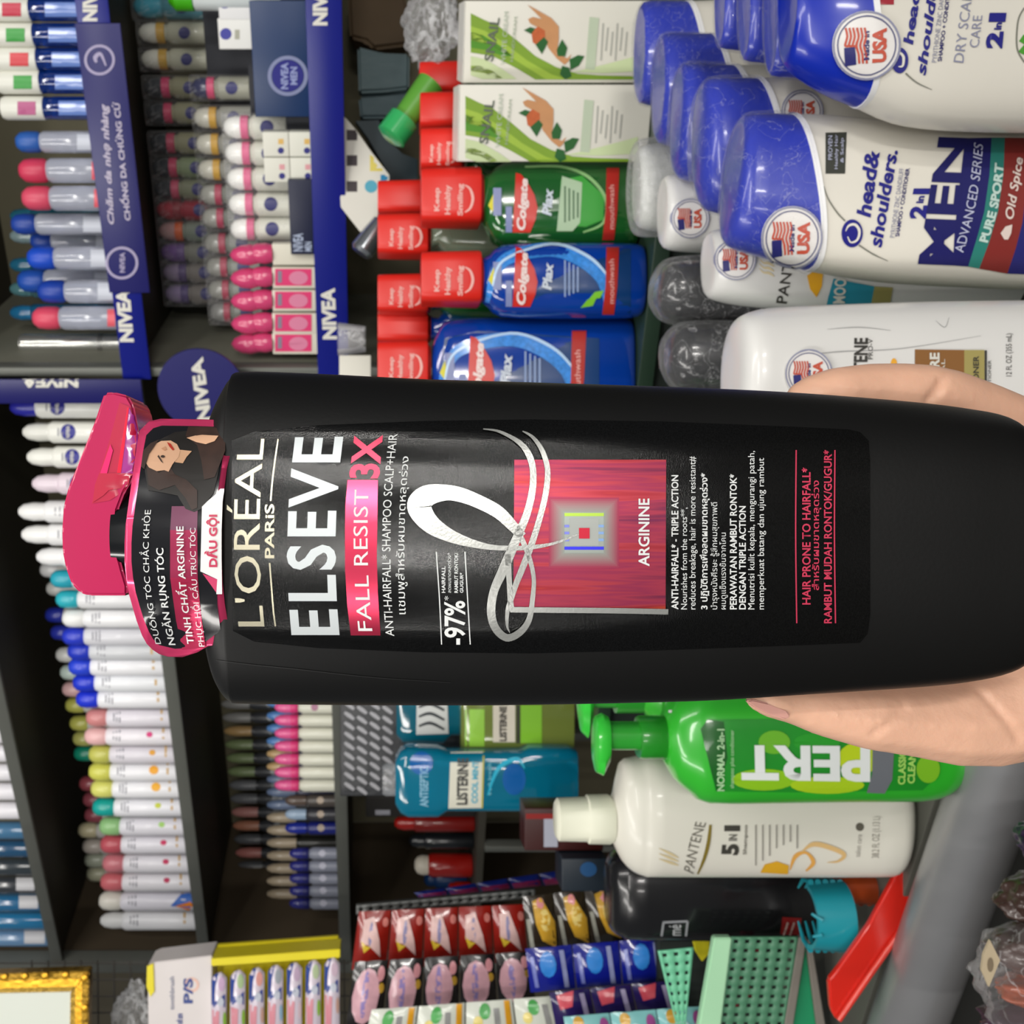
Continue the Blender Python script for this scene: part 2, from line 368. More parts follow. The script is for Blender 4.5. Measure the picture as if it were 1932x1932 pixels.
poly('foil_centre', hf, body, rpts(1074, 1128, 978, 1029), M('a0a4a0', 0.4, 0.3), hb, eps=0.0008)
for i in range(3):
    poly('foil_stripe', hf, body, rpts(1064, 1073, 990+13*i, 995+13*i), M('7a80d0', 0.35, 0.5), hb, eps=0.0008)
    poly('foil_stripe', hf, body, rpts(1128, 1138, 990+13*i, 995+13*i), M('80a0d0', 0.35, 0.5), hb, eps=0.0008)
poly('red_square', hf, body, rpts(1091, 1111, 996, 1016), M('c02038', 0.35, 0.4), hb, eps=0.0010)
T("ARGININE", 1068, 941, 1203, 1224, bold=0.02, eps=0.0008)
rb = dict(eps=0.0009)
stroke('ribbon', hf, body, [(985, 1012, 16), (966, 992, 20), (940, 967, 24), (905, 948, 25), (868, 934, 27), (838, 930, 30), (806, 936, 40), (791, 953, 46), (800, 975, 40), (822, 996, 32), (862, 1016, 21), (917, 1031, 11), (965, 1034, 9), (1004, 1032, 8), (1040, 1026, 5), (1070, 1016, 4), (1099, 1005, 3)], silver, hb, **rb)
stroke('ribbon', hf, body, [(911, 812, 2), (942, 817, 5), (979, 837, 9), (998, 862, 12), (1005, 892, 12), (1003, 929, 13), (993, 970, 14), (978, 1006, 16), (963, 1041, 18), (947, 1078, 18), (931, 1115, 16), (926, 1153, 16), (934, 1183, 15), (955, 1201, 14), (979, 1192, 13), (997, 1168, 11), (1004, 1128, 9), (1006, 1090, 8), (998, 1053, 9), (985, 1020, 10), (974, 1000, 10)], silver, hb, **rb)
stroke('ribbon', hf, body, [(985, 816, 2), (1004, 827, 6), (1022, 852, 9), (1032, 887, 10), (1029, 929, 11), (1018, 975, 11), (1004, 1021, 12), (987, 1066, 12), (972, 1103, 11), (964, 1128, 10), (957, 1150, 8), (956, 1178, 5), (961, 1192, 1)], silver, hb, **rb)
stroke('ribbon', hf, body, [(957, 1045, 12), (960, 1095, 10), (963, 1140, 11), (966, 1150, 10)], silver, hb, **rb)
stroke('ribbon', hf, body, [(962, 1149, 10), (1060, 1150, 10), (1160, 1151, 10), (1259, 1153, 10)], silver, hb, **rb)
for s, ye, xt, xb, bo in (("ANTI-HAIRFALL* - TRIPLE ACTION", 897, 1265, 1279, .02), ("Nourishes from the roots**,", 958, 1283, 1297, 0), ("reduces breakage, hair is more resistant#", 862, 1299, 1315, 0),
                          ("3 ปฏิบัติการเพื่อลดผมขาดหลุดร่วง*", 893, 1319, 1338, .02), ("บำรุงหนังศีรษะ รู้สึกผมสุขภาพดี", 948, 1339, 1356, 0), ("ผมดูแข็งแรงขึ้นจากโคน", 1005, 1356, 1372, 0),
                          ("PERAWATAN RAMBUT RONTOK*", 895, 1375, 1389, .02), ("DENGAN TRIPLE ACTION", 955, 1393, 1406, .02), ("Menutrisi kulit kepala, mengurangi patah,", 852, 1410, 1426, 0), ("memperkuat batang dan ujung rambut", 865, 1428, 1444, 0)):
    T(s, 1149, ye, xt, xb, bold=bo)
for x in (1500, 1573): stroke('label_line', hf, body, [(x+2, 1175, 2.5), (x, 1010, 2.5), (x+1, 850, 2.5)], pink, hb)
T("HAIR PRONE TO HAIRFALL*", 1140, 883, 1511, 1528, pink, bold=0.02)
T("สำหรับผมขาดหลุดร่วง", 1113, 907, 1529, 1548, pink, bold=0.01)
T("RAMBUT MUDAH RONTOK/GUGUR*", 1175, 850, 1552, 1568, pink, bold=0.02)
# neck, collar and the pink flip cap
neck = ploft('neck', hf, [(228, 1094, 925, .0118, 2), (262, 1096, 922, .012, 2), (300, 1110, 905, .0125, 2), (350, 1150, 868, .0135, 2.1), (400, 1190, 830, .0135, 2.2)], M('101214', 0.15, coat=0.5), hb, K=40)
cm = M('c41c58', 0.22, trans=0.12, coat=0.4, var=0.05)
out = [(196, 741), (178, 795), (160, 840), (142, 885), (128, 920), (119, 955), (116, 1000), (117, 1040), (123, 1072), (134, 1102), (150, 1119), (167, 1124), (240, 1124), (240, 1105), (231, 1075), (223, 1045), (219, 1000), (222, 962), (235, 928), (250, 905), (258, 880), (262, 840), (261, 815), (252, 765), (241, 746), (214, 739)]
cap = prism('flip_cap', hf, out, -0.0105, 0.0105, cm, hb, bev=0.0007, n=-0.0105)
cf = [cap]
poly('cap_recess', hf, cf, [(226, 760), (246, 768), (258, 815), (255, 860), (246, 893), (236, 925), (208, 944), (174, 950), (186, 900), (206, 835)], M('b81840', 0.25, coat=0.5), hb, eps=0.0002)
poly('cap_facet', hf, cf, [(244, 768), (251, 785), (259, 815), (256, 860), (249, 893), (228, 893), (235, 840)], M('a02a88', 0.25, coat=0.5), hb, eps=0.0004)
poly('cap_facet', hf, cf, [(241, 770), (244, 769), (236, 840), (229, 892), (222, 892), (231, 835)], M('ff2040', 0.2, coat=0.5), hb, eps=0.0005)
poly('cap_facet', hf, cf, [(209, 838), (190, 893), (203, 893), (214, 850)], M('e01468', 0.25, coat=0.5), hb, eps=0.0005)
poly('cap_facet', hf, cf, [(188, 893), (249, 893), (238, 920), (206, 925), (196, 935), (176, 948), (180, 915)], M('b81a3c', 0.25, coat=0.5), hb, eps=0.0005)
# the printed plastic tag round the neck
tm = M('16161a', 0.16, coat=0.5, var=0.05)
tagf = dfr(0.2655, 340, 1010)
tout = [(442, 793), (380, 791), (303, 790), (281, 795), (263, 813), (258, 843), (251, 890), (243, 947), (237, 990), (235, 1024), (235, 1060), (238, 1092), (243, 1120), (250, 1145), (258, 1172), (268, 1199), (277, 1215), (288, 1226), (300, 1234), (316, 1239), (344, 1240), (372, 1231), (392, 1219), (433, 1214), (430, 1176), (424, 1140), (420, 1100), (418, 1050), (418, 1000), (420, 947), (424, 915), (428, 884), (436, 850), (442, 821)]
def bent(pts, name, mat, eps, dens=14):
    """cut the outline into strips and bend it back round the neck at both ends"""
    bm = bmesh.new(); vs = [bm.verts.new((a, b, 0)) for a, b in pts]
    for tr in tessellate_polygon([[Vector((a, b, 0)) for a, b in pts]]):
        try: bm.faces.new([vs[i] for i in tr])
        except ValueError: pass
    return bendbm(bm, name, mat, eps, dens)
def bend_pt(x, y, eps):
    t = (y-1015)/225; back = 0.010*abs(t)**2.2 + 0.0012*math.sin(x*0.045+y*0.02)*t*t
    r = ray(x, y); d = 0.2585+back-eps; return hf.inv @ (r*d)
def bendbm(bm, name, mat, eps, dens=14):
    for ax, st in ((1, dens), (0, 40)):
        lo = min(v.co[ax] for v in bm.verts); hi = max(v.co[ax] for v in bm.verts); q = math.floor(lo/st+1)*st
        nr = Vector((1, 0, 0)) if ax == 0 else Vector((0, 1, 0))
        while q < hi:
            bmesh.ops.bisect_plane(bm, geom=list(bm.verts)+list(bm.edges)+list(bm.faces), plane_co=nr*q, plane_no=nr, dist=1e-4); q += st
    for v in bm.verts: v.co = bend_pt(v.co.x, v.co.y, eps)
    me = bpy.data.meshes.new(name); bm.to_mesh(me); bm.free(); return mko(name, me, mat, ntag, angle=80)
ntag = None
bm = bmesh.new(); vs = [bm.verts.new((a, b, 0)) for a, b in tout]
for tr in tessellate_polygon([[Vector((a, b, 0)) for a, b in tout]]): bm.faces.new([vs[i] for i in tr])
pkb = M('dd3f70', 0.25, 0.45, coat=0.5)
ntag = bendbm(bm, 'neck_tag', pkb, 0); ntag.parent = hb
sol = ntag.modifiers.new('t', 'SOLIDIFY'); sol.thickness = 0.0003; sol.offset = -1
inn = [(430, 806), (380, 804), (305, 803), (289, 808), (276, 821), (271, 846), (264, 892), (256, 948), (250, 992), (248, 1024), (248, 1060), (251, 1090), (256, 1117), (263, 1142), (271, 1168), (281, 1192), (289, 1206), (300, 1217), (330, 1224), (372, 1222), (416, 1190), (410, 1140), (409, 1100), (408, 1050), (408, 1000), (409, 947), (414, 905), (422, 850)]
bent(inn, 'tag_print', tm, 0.0003)
g1 = M('a02a50', 0.25, 0.4, coat=0.5); g2 = M('6a3550', 0.3, 0.2, coat=0.5); g3 = M('c03058', 0.22, 0.5, coat=0.5)
bent([(324, 955), (373, 955), (372, 1000), (321, 1000)], 'tag_print', g2, 0.0005)
bent([(321, 1000), (372, 1000), (373, 1090), (321, 1090)], 'tag_print', g1, 0.0005)
bent([(321, 1090), (373, 1090), (378, 1150), (388, 1222), (344, 1226), (332, 1170)], 'tag_print', g3, 0.0005)
# the pictured woman: hair, face, shoulder
hair = M('33211a', 0.5, var=0.5, vs=300); skinp = M('d2a585', 0.5)
bent([(276, 905), (272, 880), (283, 850), (300, 830), (330, 815), (420, 806), (420, 850), (410, 900), (403, 930), (380, 960), (366, 966), (350, 960), (335, 935), (300, 928), (280, 925)], 'hair_print', M('191512', 0.5), 0.0006)
bent([(276, 875), (280, 915), (300, 925), (330, 915), (350, 940), (362, 962), (372, 958), (372, 925), (352, 905), (330, 895), (320, 880), (300, 892)], 'hair_print', hair, 0.0008)
bent([(355, 805), (400, 805), (425, 812), (425, 850), (405, 900), (385, 905), (380, 870), (372, 840), (350, 822)], 'hair_print', hair, 0.0008)
bent(ell(302, 862, 30, 22)[:0] + [(272, 868), (276, 853), (288, 840), (304, 832), (322, 831), (334, 838), (340, 850), (337, 862), (326, 875), (318, 890), (310, 887), (296, 889), (281, 882)], 'face_print', skinp, 0.0010, 10)
bent([(270, 850), (284, 836), (300, 829), (290, 843), (281, 856), (276, 872), (272, 885), (266, 880)], 'hair_print', hair, 0.0013)
bent([(304, 846), (312, 842), (315, 848), (310, 850)], 'face_shade', M('c08c6a', .5), 0.0011)
bent([(335, 848), (362, 851), (352, 862), (345, 874), (330, 872)], 'face_print', M('c59a78', 0.5), 0.0009)
bent([(352, 826), (375, 820), (412, 822), (405, 832), (388, 838), (370, 834)], 'face_print', skinp, 0.0010)
bent([(315, 834), (322, 837), (329, 848), (326, 850), (319, 842)], 'lips_print', M('b03020', 0.4), 0.0012)
bent(ell(307, 861, 4, 2.5, 10), 'eye_print', M('3a2a24', 0.4), 0.0012); bent([(299, 858), (305, 868), (308, 874), (304, 871), (297, 861)], 'eye_print', M('3a2a24', 0.4), 0.0012)
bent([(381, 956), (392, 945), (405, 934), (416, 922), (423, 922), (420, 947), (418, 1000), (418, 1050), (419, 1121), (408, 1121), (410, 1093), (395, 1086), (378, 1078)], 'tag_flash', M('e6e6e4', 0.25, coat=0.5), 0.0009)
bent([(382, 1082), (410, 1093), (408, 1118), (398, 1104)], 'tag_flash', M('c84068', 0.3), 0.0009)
def tt(s, ys, ye, xt, xb, xt1, xb1, mat, bow, bold=0.0):
    me = tmesh(s, bold, False); bm = bmesh.new(); bm.from_mesh(me)
    x0 = min(v.co.x for v in bm.verts); x1 = max(v.co.x for v in bm.verts)
    for v in bm.verts:
        tx = (v.co.x-x0)/(x1-x0); ty = v.co.y/0.73; a = xb+(xb1-xb)*tx; c = xt+(xt1-xt)*tx
        v.co = Vector((a+(c-a)*ty+bow*4*tx*(1-tx), ys+(ye-ys)*tx, 0))
    bendbm(bm, 'lettering', mat, 0.0012)
tt("DƯÕNG TÓC CHẮC KHỎE", 1215, 962, 293, 304, 273, 285, white, -12)
tt("NGĂN RỤNG TÓC", 1217, 1034, 318, 331, 294, 308, white, -5, 0.015)
tt("TINH CHẤT ARGININE", 1215, 993, 353, 366, 332, 346, white, -5, 0.015)
tt("PHỤC HỒI CẤU TRÚC TÓC", 1220, 996, 375, 386, 358, 369, white, -5)
tt("DẦU GỘI", 1070, 971, 394, 409, 394, 409, M('c02850', 0.4), 0, 0.035)
# ================================================================== the hand
def wp(px, py, d): return ray(px, py)*d
CHN = [
    [(1508, 747, .301, .0040), (1535, 746, .302, .0062), (1580, 741, .303, .0078), (1640, 736, .305, .0082), (1700, 738, .306, .0086), (1745, 740, .307, .0086), (1790, 750, .309, .0087), (1850, 776, .313, .0094), (1920, 812, .318, .0105), (2010, 850, .326, .013), (2100, 920, .335, .017)],
    [(1422, 1322, .299, .0026), (1455, 1325, .3, .0048), (1500, 1330, .302, .0060), (1560, 1340, .304, .0082), (1640, 1350, .306, .0104), (1720, 1352, .310, .0122), (1800, 1352, .314, .0150), (1870, 1335, .318, .0180), (1950, 1290, .322, .0225), (2040, 1220, .328, .025)],
    [(1560, 900, .328, .0070), (1650, 880, .334, .0080), (1760, 870, .34, .0085), (1860, 868, .344, .0092), (1960, 900, .345, .011), (2080, 960, .342, .015)],
    [(1580, 980, .330, .0070), (1680, 960, .338, .0080), (1790, 955, .344, .0085), (1890, 950, .348, .0092), (2000, 980, .346, .012), (2100, 1010, .342, .016)],
    [(1680, 1070, .332, .0060), (1760, 1050, .338, .0070), (1850, 1040, .343, .0078), (1950, 1050, .344, .009), (2080, 1080, .342, .015)],
    [(1985, 930, .318, .0105), (1990, 1010, .322, .012), (1995, 1100, .322, .014), (1990, 1190, .322, .018), (2060, 1120, .33, .024), (2150, 1080, .338, .026), (2260, 1080, .345, .025), (2400, 1090, .355, .024), (2560, 1100, .365, .025)],
    [(2010, 850, .326, .013), (2080, 960, .335, .018), (2090, 1040, .337, .020), (2060, 1130, .333, .024)],
    [(1950, 1290, .322, .0225), (2040, 1260, .328, .025), (2150, 1180, .336, .027), (2300, 1120, .345, .026)]]
bm = bmesh.new()
for ch in CHN:
    for i in range(len(ch)-1):
        a, b = ch[i], ch[i+1]; pa, pb = wp(*a[:3]), wp(*b[:3]); k = max(2, int((pb-pa).length/0.0016))
        for j in range(k+1):
            t = j/k; p = pa.lerp(pb, t); r = a[3]+(b[3]-a[3])*t
            bmesh.ops.create_icosphere(bm, subdivisions=2, radius=r, matrix=Matrix.Translation(p))
me = bpy.data.meshes.new('hand'); bm.to_mesh(me); bm.free()
tmp = bpy.data.objects.new('tmp', me); COL.objects.link(tmp)
rm = tmp.modifiers.new('r', 'REMESH'); rm.mode = 'VOXEL'; rm.voxel_size = 0.0011
s1 = tmp.modifiers.new('s', 'SMOOTH'); s1.factor = 0.6; s1.iterations = 9
bpy.context.view_layer.update()
hm = bpy.data.meshes.new_from_object(tmp.evaluated_get(bpy.context.evaluated_depsgraph_get())); bpy.data.objects.remove(tmp)
orig = hf.O
hm.transform(Matrix.Translation(-orig)); hm.name = 'hand'
sk = M('e9b79b', 0.46, sss=0.12, bump=0.14, bs=260, var=0.14, vs=45)
HX0 = bpy.data.objects.new('person', None); COL.objects.link(HX0); HX0.location = orig
tag(HX0, 'bare hand reaching in to grip the black bottle by its foot', 'person')
for v in hm.vertices: pass
hand = mko('hand', hm, sk, HX0, angle=180)
# finger-joint creases pressed into the skin, and the thumb nail
bmh = bmesh.new(); bmh.from_mesh(hand.data)
def crease(px0, py0, px1, py1, d, w, dep):
    a, b = wp(px0, py0, d)-orig, wp(px1, py1, d)-orig; ab = b-a
    for v in bmh.verts:
        t = max(0, min(1, (v.co-a).dot(ab)/ab.length_squared)); q = a+ab*t; e2 = v.co-q; e2 = Vector((e2.x, 0, e2.z))
        dd = e2.length
        if dd < w*2.5 and v.normal.y < 0.2: v.co -= v.normal*dep*math.exp(-(dd/w)**2)
crease(1763, 722, 1740, 756, .303, .0011, .0012); crease(1775, 716, 1757, 750, .303, .0009, .0006)
crease(1700, 1335, 1640, 1380, .30, .0012, .0007); crease(1860, 1310, 1930, 1400, .30, .0012, .0007)
bmh.to_mesh(hand.data); bmh.free(); hand.data.update()
nf = dfr(0.2965, 1440, 1335)
prism('thumb_nail', dfr(0.2965, 1440, 1335), [(1405, 1321), (1418, 1319), (1450, 1326), (1482, 1338), (1490, 1350), (1482, 1357), (1455, 1350), (1425, 1336)], -0.0008, 0.0010, M('d79f93', 0.25, sss=0.1), HX0, bev=0.0004).location = nf.O-orig
# a sleeve-less forearm ends out of the frame below the wrist
# ================================================================== the setting and the shelving unit
def wpt(u, n, z): return UV*u+NV*n+ZV*z
def wbox(name, u0, u1, n0, n1, z0, z1, mat, parent=None, bev=0.0):
    """box in shelving coordinates (u along, n inwards, z up)"""
    o = box(name, u0, u1, n0, n1, z0, z1, mat, None, bev)
    o.matrix_world = Matrix((UV, NV, ZV)).transposed().to_4x4()
    if parent: o.parent = parent; o.matrix_parent_inverse = Matrix.Identity(4)
    return o
def uat(py, off=0): r = ray(HX, py); return (r*wdepth(py, off)).dot(UV)
olive = M('6d6853', 0.7, bump=0.2, bs=30); dgrey = M('6a6c66', 0.5, 0.3); bark = M('4a4238', 0.7)
tag(wbox('wall_back', -3.6, 1.4, 1.62, 1.66, -0.9, 1.6, M('5c5648', 0.8, bump=0.3, bs=12)), kind='structure')
tag(wbox('floor', -3.6, 1.4, -1.6, 1.62, -0.92, -0.90, M('5a5650', 0.5)), kind='structure')
W0 = bpy.data.objects.new('display_shelving', None); COL.objects.link(W0); W0.location = (0, 0, 0)
tag(W0, 'grey metal wall shelving with an olive back panel, filled with toiletries', 'shelving')
UL, UR = uat(1812), 0.95; ZA, ZB, ZT = 0.300, 0.077, 0.535
wbox('back_panel', UL, UR, NF+0.30, NF+0.315, -0.62, 1.15, olive, W0)
for z in (ZT, ZA, ZB):
    wbox('shelf_board', UL, UR, NF+0.004, NF+0.30, z-0.012, z-0.001, M('3e3b33', 0.6), W0)
    wbox('shelf_edge', UL, UR, NF-0.002, NF+0.004, z-0.018, z, dgrey, W0, 0.001)
wbox('shelf_board', UL, uat(1300), NF+0.004, NF+0.30, -0.142, -0.131, M('3e3b33', 0.6), W0)
wbox('post', UL-0.022, UL, NF-0.006, NF+0.02, -0.88, 1.1, dgrey, W0, 0.002)
wbox('side_panel', UL-0.008, UL-0.002, NF+0.02, NF+0.30, -0.62, 1.1, M('4a3f30', 0.7), W0)
wbox('post', uat(712), uat(712)+0.011, NF+0.002, NF+0.022, -0.88, 1.1, dgrey, W0, 0.002)
wbox('post', uat(712)+0.005, uat(712)+0.010, NF+0.022, NF+0.30, -0.10, 1.1, M('77776a', 0.6), W0)
wbox('post', uat(1610), uat(1595), NF+0.25, NF+0.27, -0.62, ZB-0.012, dgrey, W0, 0.002)
navy = M('17165f', 0.35, var=0.04); nblue = M('0b167a', 0.3, var=0.05); dk = M('26221e', 0.8)
def strip(nm, lb, u0, u1, n, z0, z1, mat, cat, th_=0.002):
    o = bpy.data.objects.new(nm, None); COL.objects.link(o); O = wpt(u0, n, z0); f = Fr(O, UV, NV, ZV); o.matrix_world = f.m
    tag(o, lb, cat); p = box('strip', 0, u1-u0, 0, th_, 0, z1-z0, mat, o, 0.0005); return o, f, p
wht = M('d8d6cc', 0.5)
u7 = uat(712)
s1, f1, p1 = strip('price_strip', 'long blue price strip along the upper shelf edge beside the wide purple banner', u7, UR, NF-0.006, ZA-0.030, ZA+0.002, nblue, 'sign')
th(f1, p1, "NIVEA", 645, 545, 226, 253, wht, s1, xt1=218, xb1=245, bold=0.05); th(f1, p1, "NIVEA", 40, -50, 156, 184, wht, s1, bold=0.05)
s2, f2, p2 = strip('price_strip', 'long blue price strip along the lower shelf edge over the mouthwash', u7, UR, NF-0.006, ZB-0.032, ZB+0.003, nblue, 'sign')
th(f2, p2, "NIVEA", 640, 543, 609, 636, wht, s2, xt1=605, xb1=632, bold=0.05); th(f2, p2, "NIVEA", 48, -50, 590, 618, wht, s2, bold=0.05)
s3, f3, p3 = strip('shelf_banner', 'wide purple banner with white script stuck on the upper shelf strip', uat(548), uat(43), NF-0.009, ZA-0.040, ZA+0.004, navy, 'sign')
ls = M('a29ab8', 0.5)
for (cx, cy, r) in ((188, 113, 29), (230, 496, 31)): annulus('ring_logo', f3, p3, cx, cy, r-5, r, ls, s3)
stroke('logo_mark', f3, p3, [(182, 118, 4), (180, 108, 8), (190, 102, 6), (200, 124, 3)], ls, s3); th(f3, p3, "NIVEA", 514, 476, 226, 236, ls, s3, bold=0.04)
text('lettering', f3, p3, "Chăm da nhẹ nhàng", (219, 423), (207, 196), (203, 423), M('b8b0c4', 0.5), s3, D=(187, 196), bold=0.03, italic=True)
text('lettering', f3, p3, "CHỐNG DA CHỨNG CỨ", (247, 416), (226, 193), (230, 416), M('b8b0c4', 0.5), s3, D=(208, 193), bold=0.03)
s4 = thing('vertical_sign', Fr(wpt(u7-0.012, NF-0.014, ZA-0.02), UV, NV, ZV), 'narrow upright blue sign strip with white capitals beside the round sign', 'sign')
f4 = Fr(wpt(u7-0.012, NF-0.014, ZA-0.02), UV, NV, ZV)
p4 = box('strip', -0.0145, 0.0145, 0, 0.003, 0, 0.40, navy, s4, 0.0005)
text('lettering', f4, p4, "NIVEA", (148, 711), (40, 711), (148, 731), wht, s4, bold=0.05)
f5 = Fr(ray(380, 736)*(wdepth(736, -0.02)), UV, NV, ZV)
s5 = thing('round_sign', f5, 'round navy sign disc with tilted white capitals behind the pink cap', 'sign')
ds = f5.O.y/F
o5 = lathe('disc', [(82*ds, -0.0015), (82*ds, 0.0015)], navy, s5, K=48); o5.data.transform(Matrix.Rotation(math.pi/2, 4, 'X')); o5.data.update()
text('lettering', f5, o5, "NIVEA", (400, 794), (383, 672), (372, 797), wht, s5, D=(360, 680), bold=0.05)
# ------------------------------------------------------------------ builders of small goods
def hexm(h, **k): return M(h, k.pop('rough', 0.38), **k)
CM = {}
def spray(py, off, z, pxt, wpx, capc, bodyc, label, cat='bottle', group=None, logo=None, kind='dome', extra=None, name='spray_bottle', band=None, bodymat=None, fr=None, ch=0.24):
    """upright can or bottle: body, shoulder and cap sized from its width in pixels and its top in the photo"""
    f = fr or wfr(py, off, z); d = f.O.y; s = d/F; r = wpx*s/2; H = (HX-pxt)*s-z
    o = thing(name, f, label, cat, group)
    bm_ = bodymat or M(bodyc, 0.35, coat=0.2, var=0.03); cm_ = M(capc, 0.35, coat=0.2) if isinstance(capc, str) else capc
    hc = min(H*ch*1.0, r*2.4) if kind != 'tall' else H*0.38
    zb = H-hc
    b = lathe('body', [(r*0.90, 0), (r, r*0.15), (r, zb-r*0.35), (r*0.86, zb-r*0.05), (r*0.80, zb)], bm_, o, K=20)
    if kind == 'dome': lathe('cap', [(r*0.80, zb), (r*0.84, zb+hc*0.45), (r*0.68, zb+hc*0.8), (r*0.35, zb+hc*0.98), (r*0.05, H)], cm_, o, K=20)
    elif kind == 'ball': lathe('cap', [(r*0.80, zb), (r*0.96, zb+hc*0.12), (r*0.98, zb+hc*0.5), (r*0.88, zb+hc*0.78), (r*0.55, zb+hc*0.95), (r*0.05, H)], cm_, o, K=20)
    else: lathe('cap', [(r*0.84, zb), (r*0.86, zb+hc*0.9), (r*0.74, H)], cm_, o, K=20)
    dd = f
    # front prints: placed on the body's front by local height
    def zpx(zz): return HX-(z+zz)/s
    if logo:
        cz = zpx(zb*logo[1]); poly('logo_disc', f, b, ell(cz, py, wpx*0.34, wpx*0.34, 14), M(logo[0], 0.4), o, eps=0.0005)
        th(f, b, "NIVEA", py+wpx*.26, py-wpx*.26, cz-wpx*.08, cz+wpx*.08, wht, o, eps=0.0009, bold=0.04)
    if band:
        for (hx, a, c2) in band: poly('label_band', f, b, rpts(zpx(zb*a), zpx(zb*c2), py-wpx*.36, py+wpx*.36), M(hx, 0.4), o, eps=0.0004, g=(None, 6))
    if extra: extra(o, f, b, zpx, zb)
    return o
def ordl(i): return ORD[i] if i < len(ORD) else 'next'
def thinlines(o, f, b, x0, x1, py, w, n, mat, nm='small_print'):
    for i in range(n):
        x = x0+(x1-x0)*(i+.5)/n; k = w*(0.7+0.3*((i*37) % 5)/4)
        poly(nm, f, b, rpts(x-1.2, x+1.2, py-k/2, py+k/2), mat, o, eps=0.0006)
# ------------------------------------------------------------------ upper shelf, part beyond the upright sign: white spray bottles
caps = [(768, 20, '2a2aa0', 'e6e6e0', 'white'), (815, 44, 'dcdcd4', 'e6e6de', 'white'), (862, 52, 'e8e8e0', 'e8e8e0', 'cream white'), (912, 62, 'e3d4de', 'e3d4de', 'pale pink'),
        (965, 36, 'f0f0ee', 'eeeeee', 'white domed'), (1008, 42, 'f0f0ee', 'eeeeee', 'white domed'), (1050, 70, 'eeeeee', 'eeeeee', 'white'), (1092, 96, '2aa3b8', 'e8e8ea', 'teal'), (1130, 106, '2fb0c0', 'e8e8ea', 'bright teal'),
        (1166, 118, 'f2f2f0', 'f0f0f2', 'white'), (1200, 118, '2a3cc8', 'd8d8de', 'blue'), (1228, 128, '2238c0', 'd0d2d6', 'blue'), (1257, 130, '2a46d8', 'f0f0f4', 'blue'), (1287, 138, '2038d0', 'eceef2', 'blue'), (1318, 144, '2238d8', 'f0f0f4', 'blue'),
        (1353, 163, 'd88c8c', 'e4e0e8', 'pink'), (1388, 160, 'f2c0c0', 'f0ecf2', 'pale pink'), (1422, 168, 'c8c860', 'e0dce4', 'yellow'), (1455, 168, 'd8d860', 'f0f0f4', 'yellow'), (1487, 172, 'dede74', 'f0f0f4', 'yellow'),
        (1522, 175, '18a8a0', 'eeeef4', 'turquoise'), (1558, 188, '9ccf8c', 'eceaf2', 'light green'), (1592, 190, 'c85a66', 'eceaf2', 'rose'), (1628, 194, 'd8808a', 'efedf4', 'rose'), (1663, 190, 'd87078', 'f0eef4', 'rose'), (1699, 187, 'e8e4da', 'e6e4ee', 'white'), (1736, 190, 'ececec', 'f4f4f8', 'white')]
dots = {16: 'd83a80', 17: 'e0a030', 18: 'f0a828', 19: 'f0b030', 20: 'c8d040', 21: 'a8d870', 22: 'd02a60', 23: 'c8285c', 24: 'c02858'}
for i, (py, pxt, cc, bc, nm) in enumerate(caps):
    def ex(o, f, b, zpx, zb, i=i, py=py):
        thinlines(o, f, b, zpx(zb*.93), zpx(zb*.80), py, 20, 3, M('8a8a94', 0.5))
        if i >= 9: poly('label_mark', f, b, rpts(zpx(zb*.22), zpx(zb*.19), py-14, py+6), M('c8a468', 0.5), o, eps=0.0006)
        if i in dots: poly('label_mark', f, b, ell(zpx(zb*.40), py-2, 9 if i in (18, 19) else 6, 8 if i in (18, 19) else 5, 12), M(dots[i], 0.5), o, eps=0.0007)
        if i == 25:
            poly('fish_print', f, b, [(zpx(zb*.36), py+10), (zpx(zb*.22), py-12), (zpx(zb*.10), py-14), (zpx(zb*.06), py+2), (zpx(zb*.1), py+14)], M('3a6ac0', 0.5), o, eps=0.0007)
            poly('fish_print', f, b, [(zpx(zb*.3), py+10), (zpx(zb*.12), py+18), (zpx(zb*.06), py+8), (zpx(zb*.1), py+2)], M('e08020', 0.5), o, eps=0.0009)
    w_ = 42 if i < 7 else 36
    spray(py, 0.035, ZA, pxt, w_, cc, bc, '%s-capped white spray bottle, %s from the post in the long row on the upper shelf' % (nm.replace('white domed', 'dome'), ordl(26-i) if 26-i < 20 else ordl(i)+' from the round sign and not counted')
          if i >= 7 else '%s white bottle, %s below the upright sign on the upper shelf' % (nm, ordl(i)), group='white bottles along the upper shelf', logo=('20208a', .8) if i < 4 else None, extra=ex, kind='ball' if 7 <= i <= 25 else 'dome')['label'] = \
        ('spray bottle with %s cap, %s from the upright sign in the long white row' % (nm, ordl(i)) if i < 20 else 'spray bottle with %s cap, %s from the corner post in the white row' % (nm, ordl(26-i)))
back = [(1075, 76, 'c8c8c8'), (1110, 88, 'b8b8b4'), (1160, 86, '202c90'), (1193, 96, '26309a'), (1235, 106, 'c8c8c4'), (1268, 114, 'b8c8c0'), (1300, 118, 'd0a8a8'), (1330, 124, 'a8a850'), (1364, 132, 'a8a850'), (1393, 138, 'a0a058'), (1421, 140, '0e7a62'), (1478, 150, '8a4048'), (1508, 157, '84404a'), (1537, 160, '84404a'), (1566, 148, 'b8b090'), (1596, 156, 'b0a8a0'), (1622, 160, '9aa090'), (1648, 164, 'a8a890')]
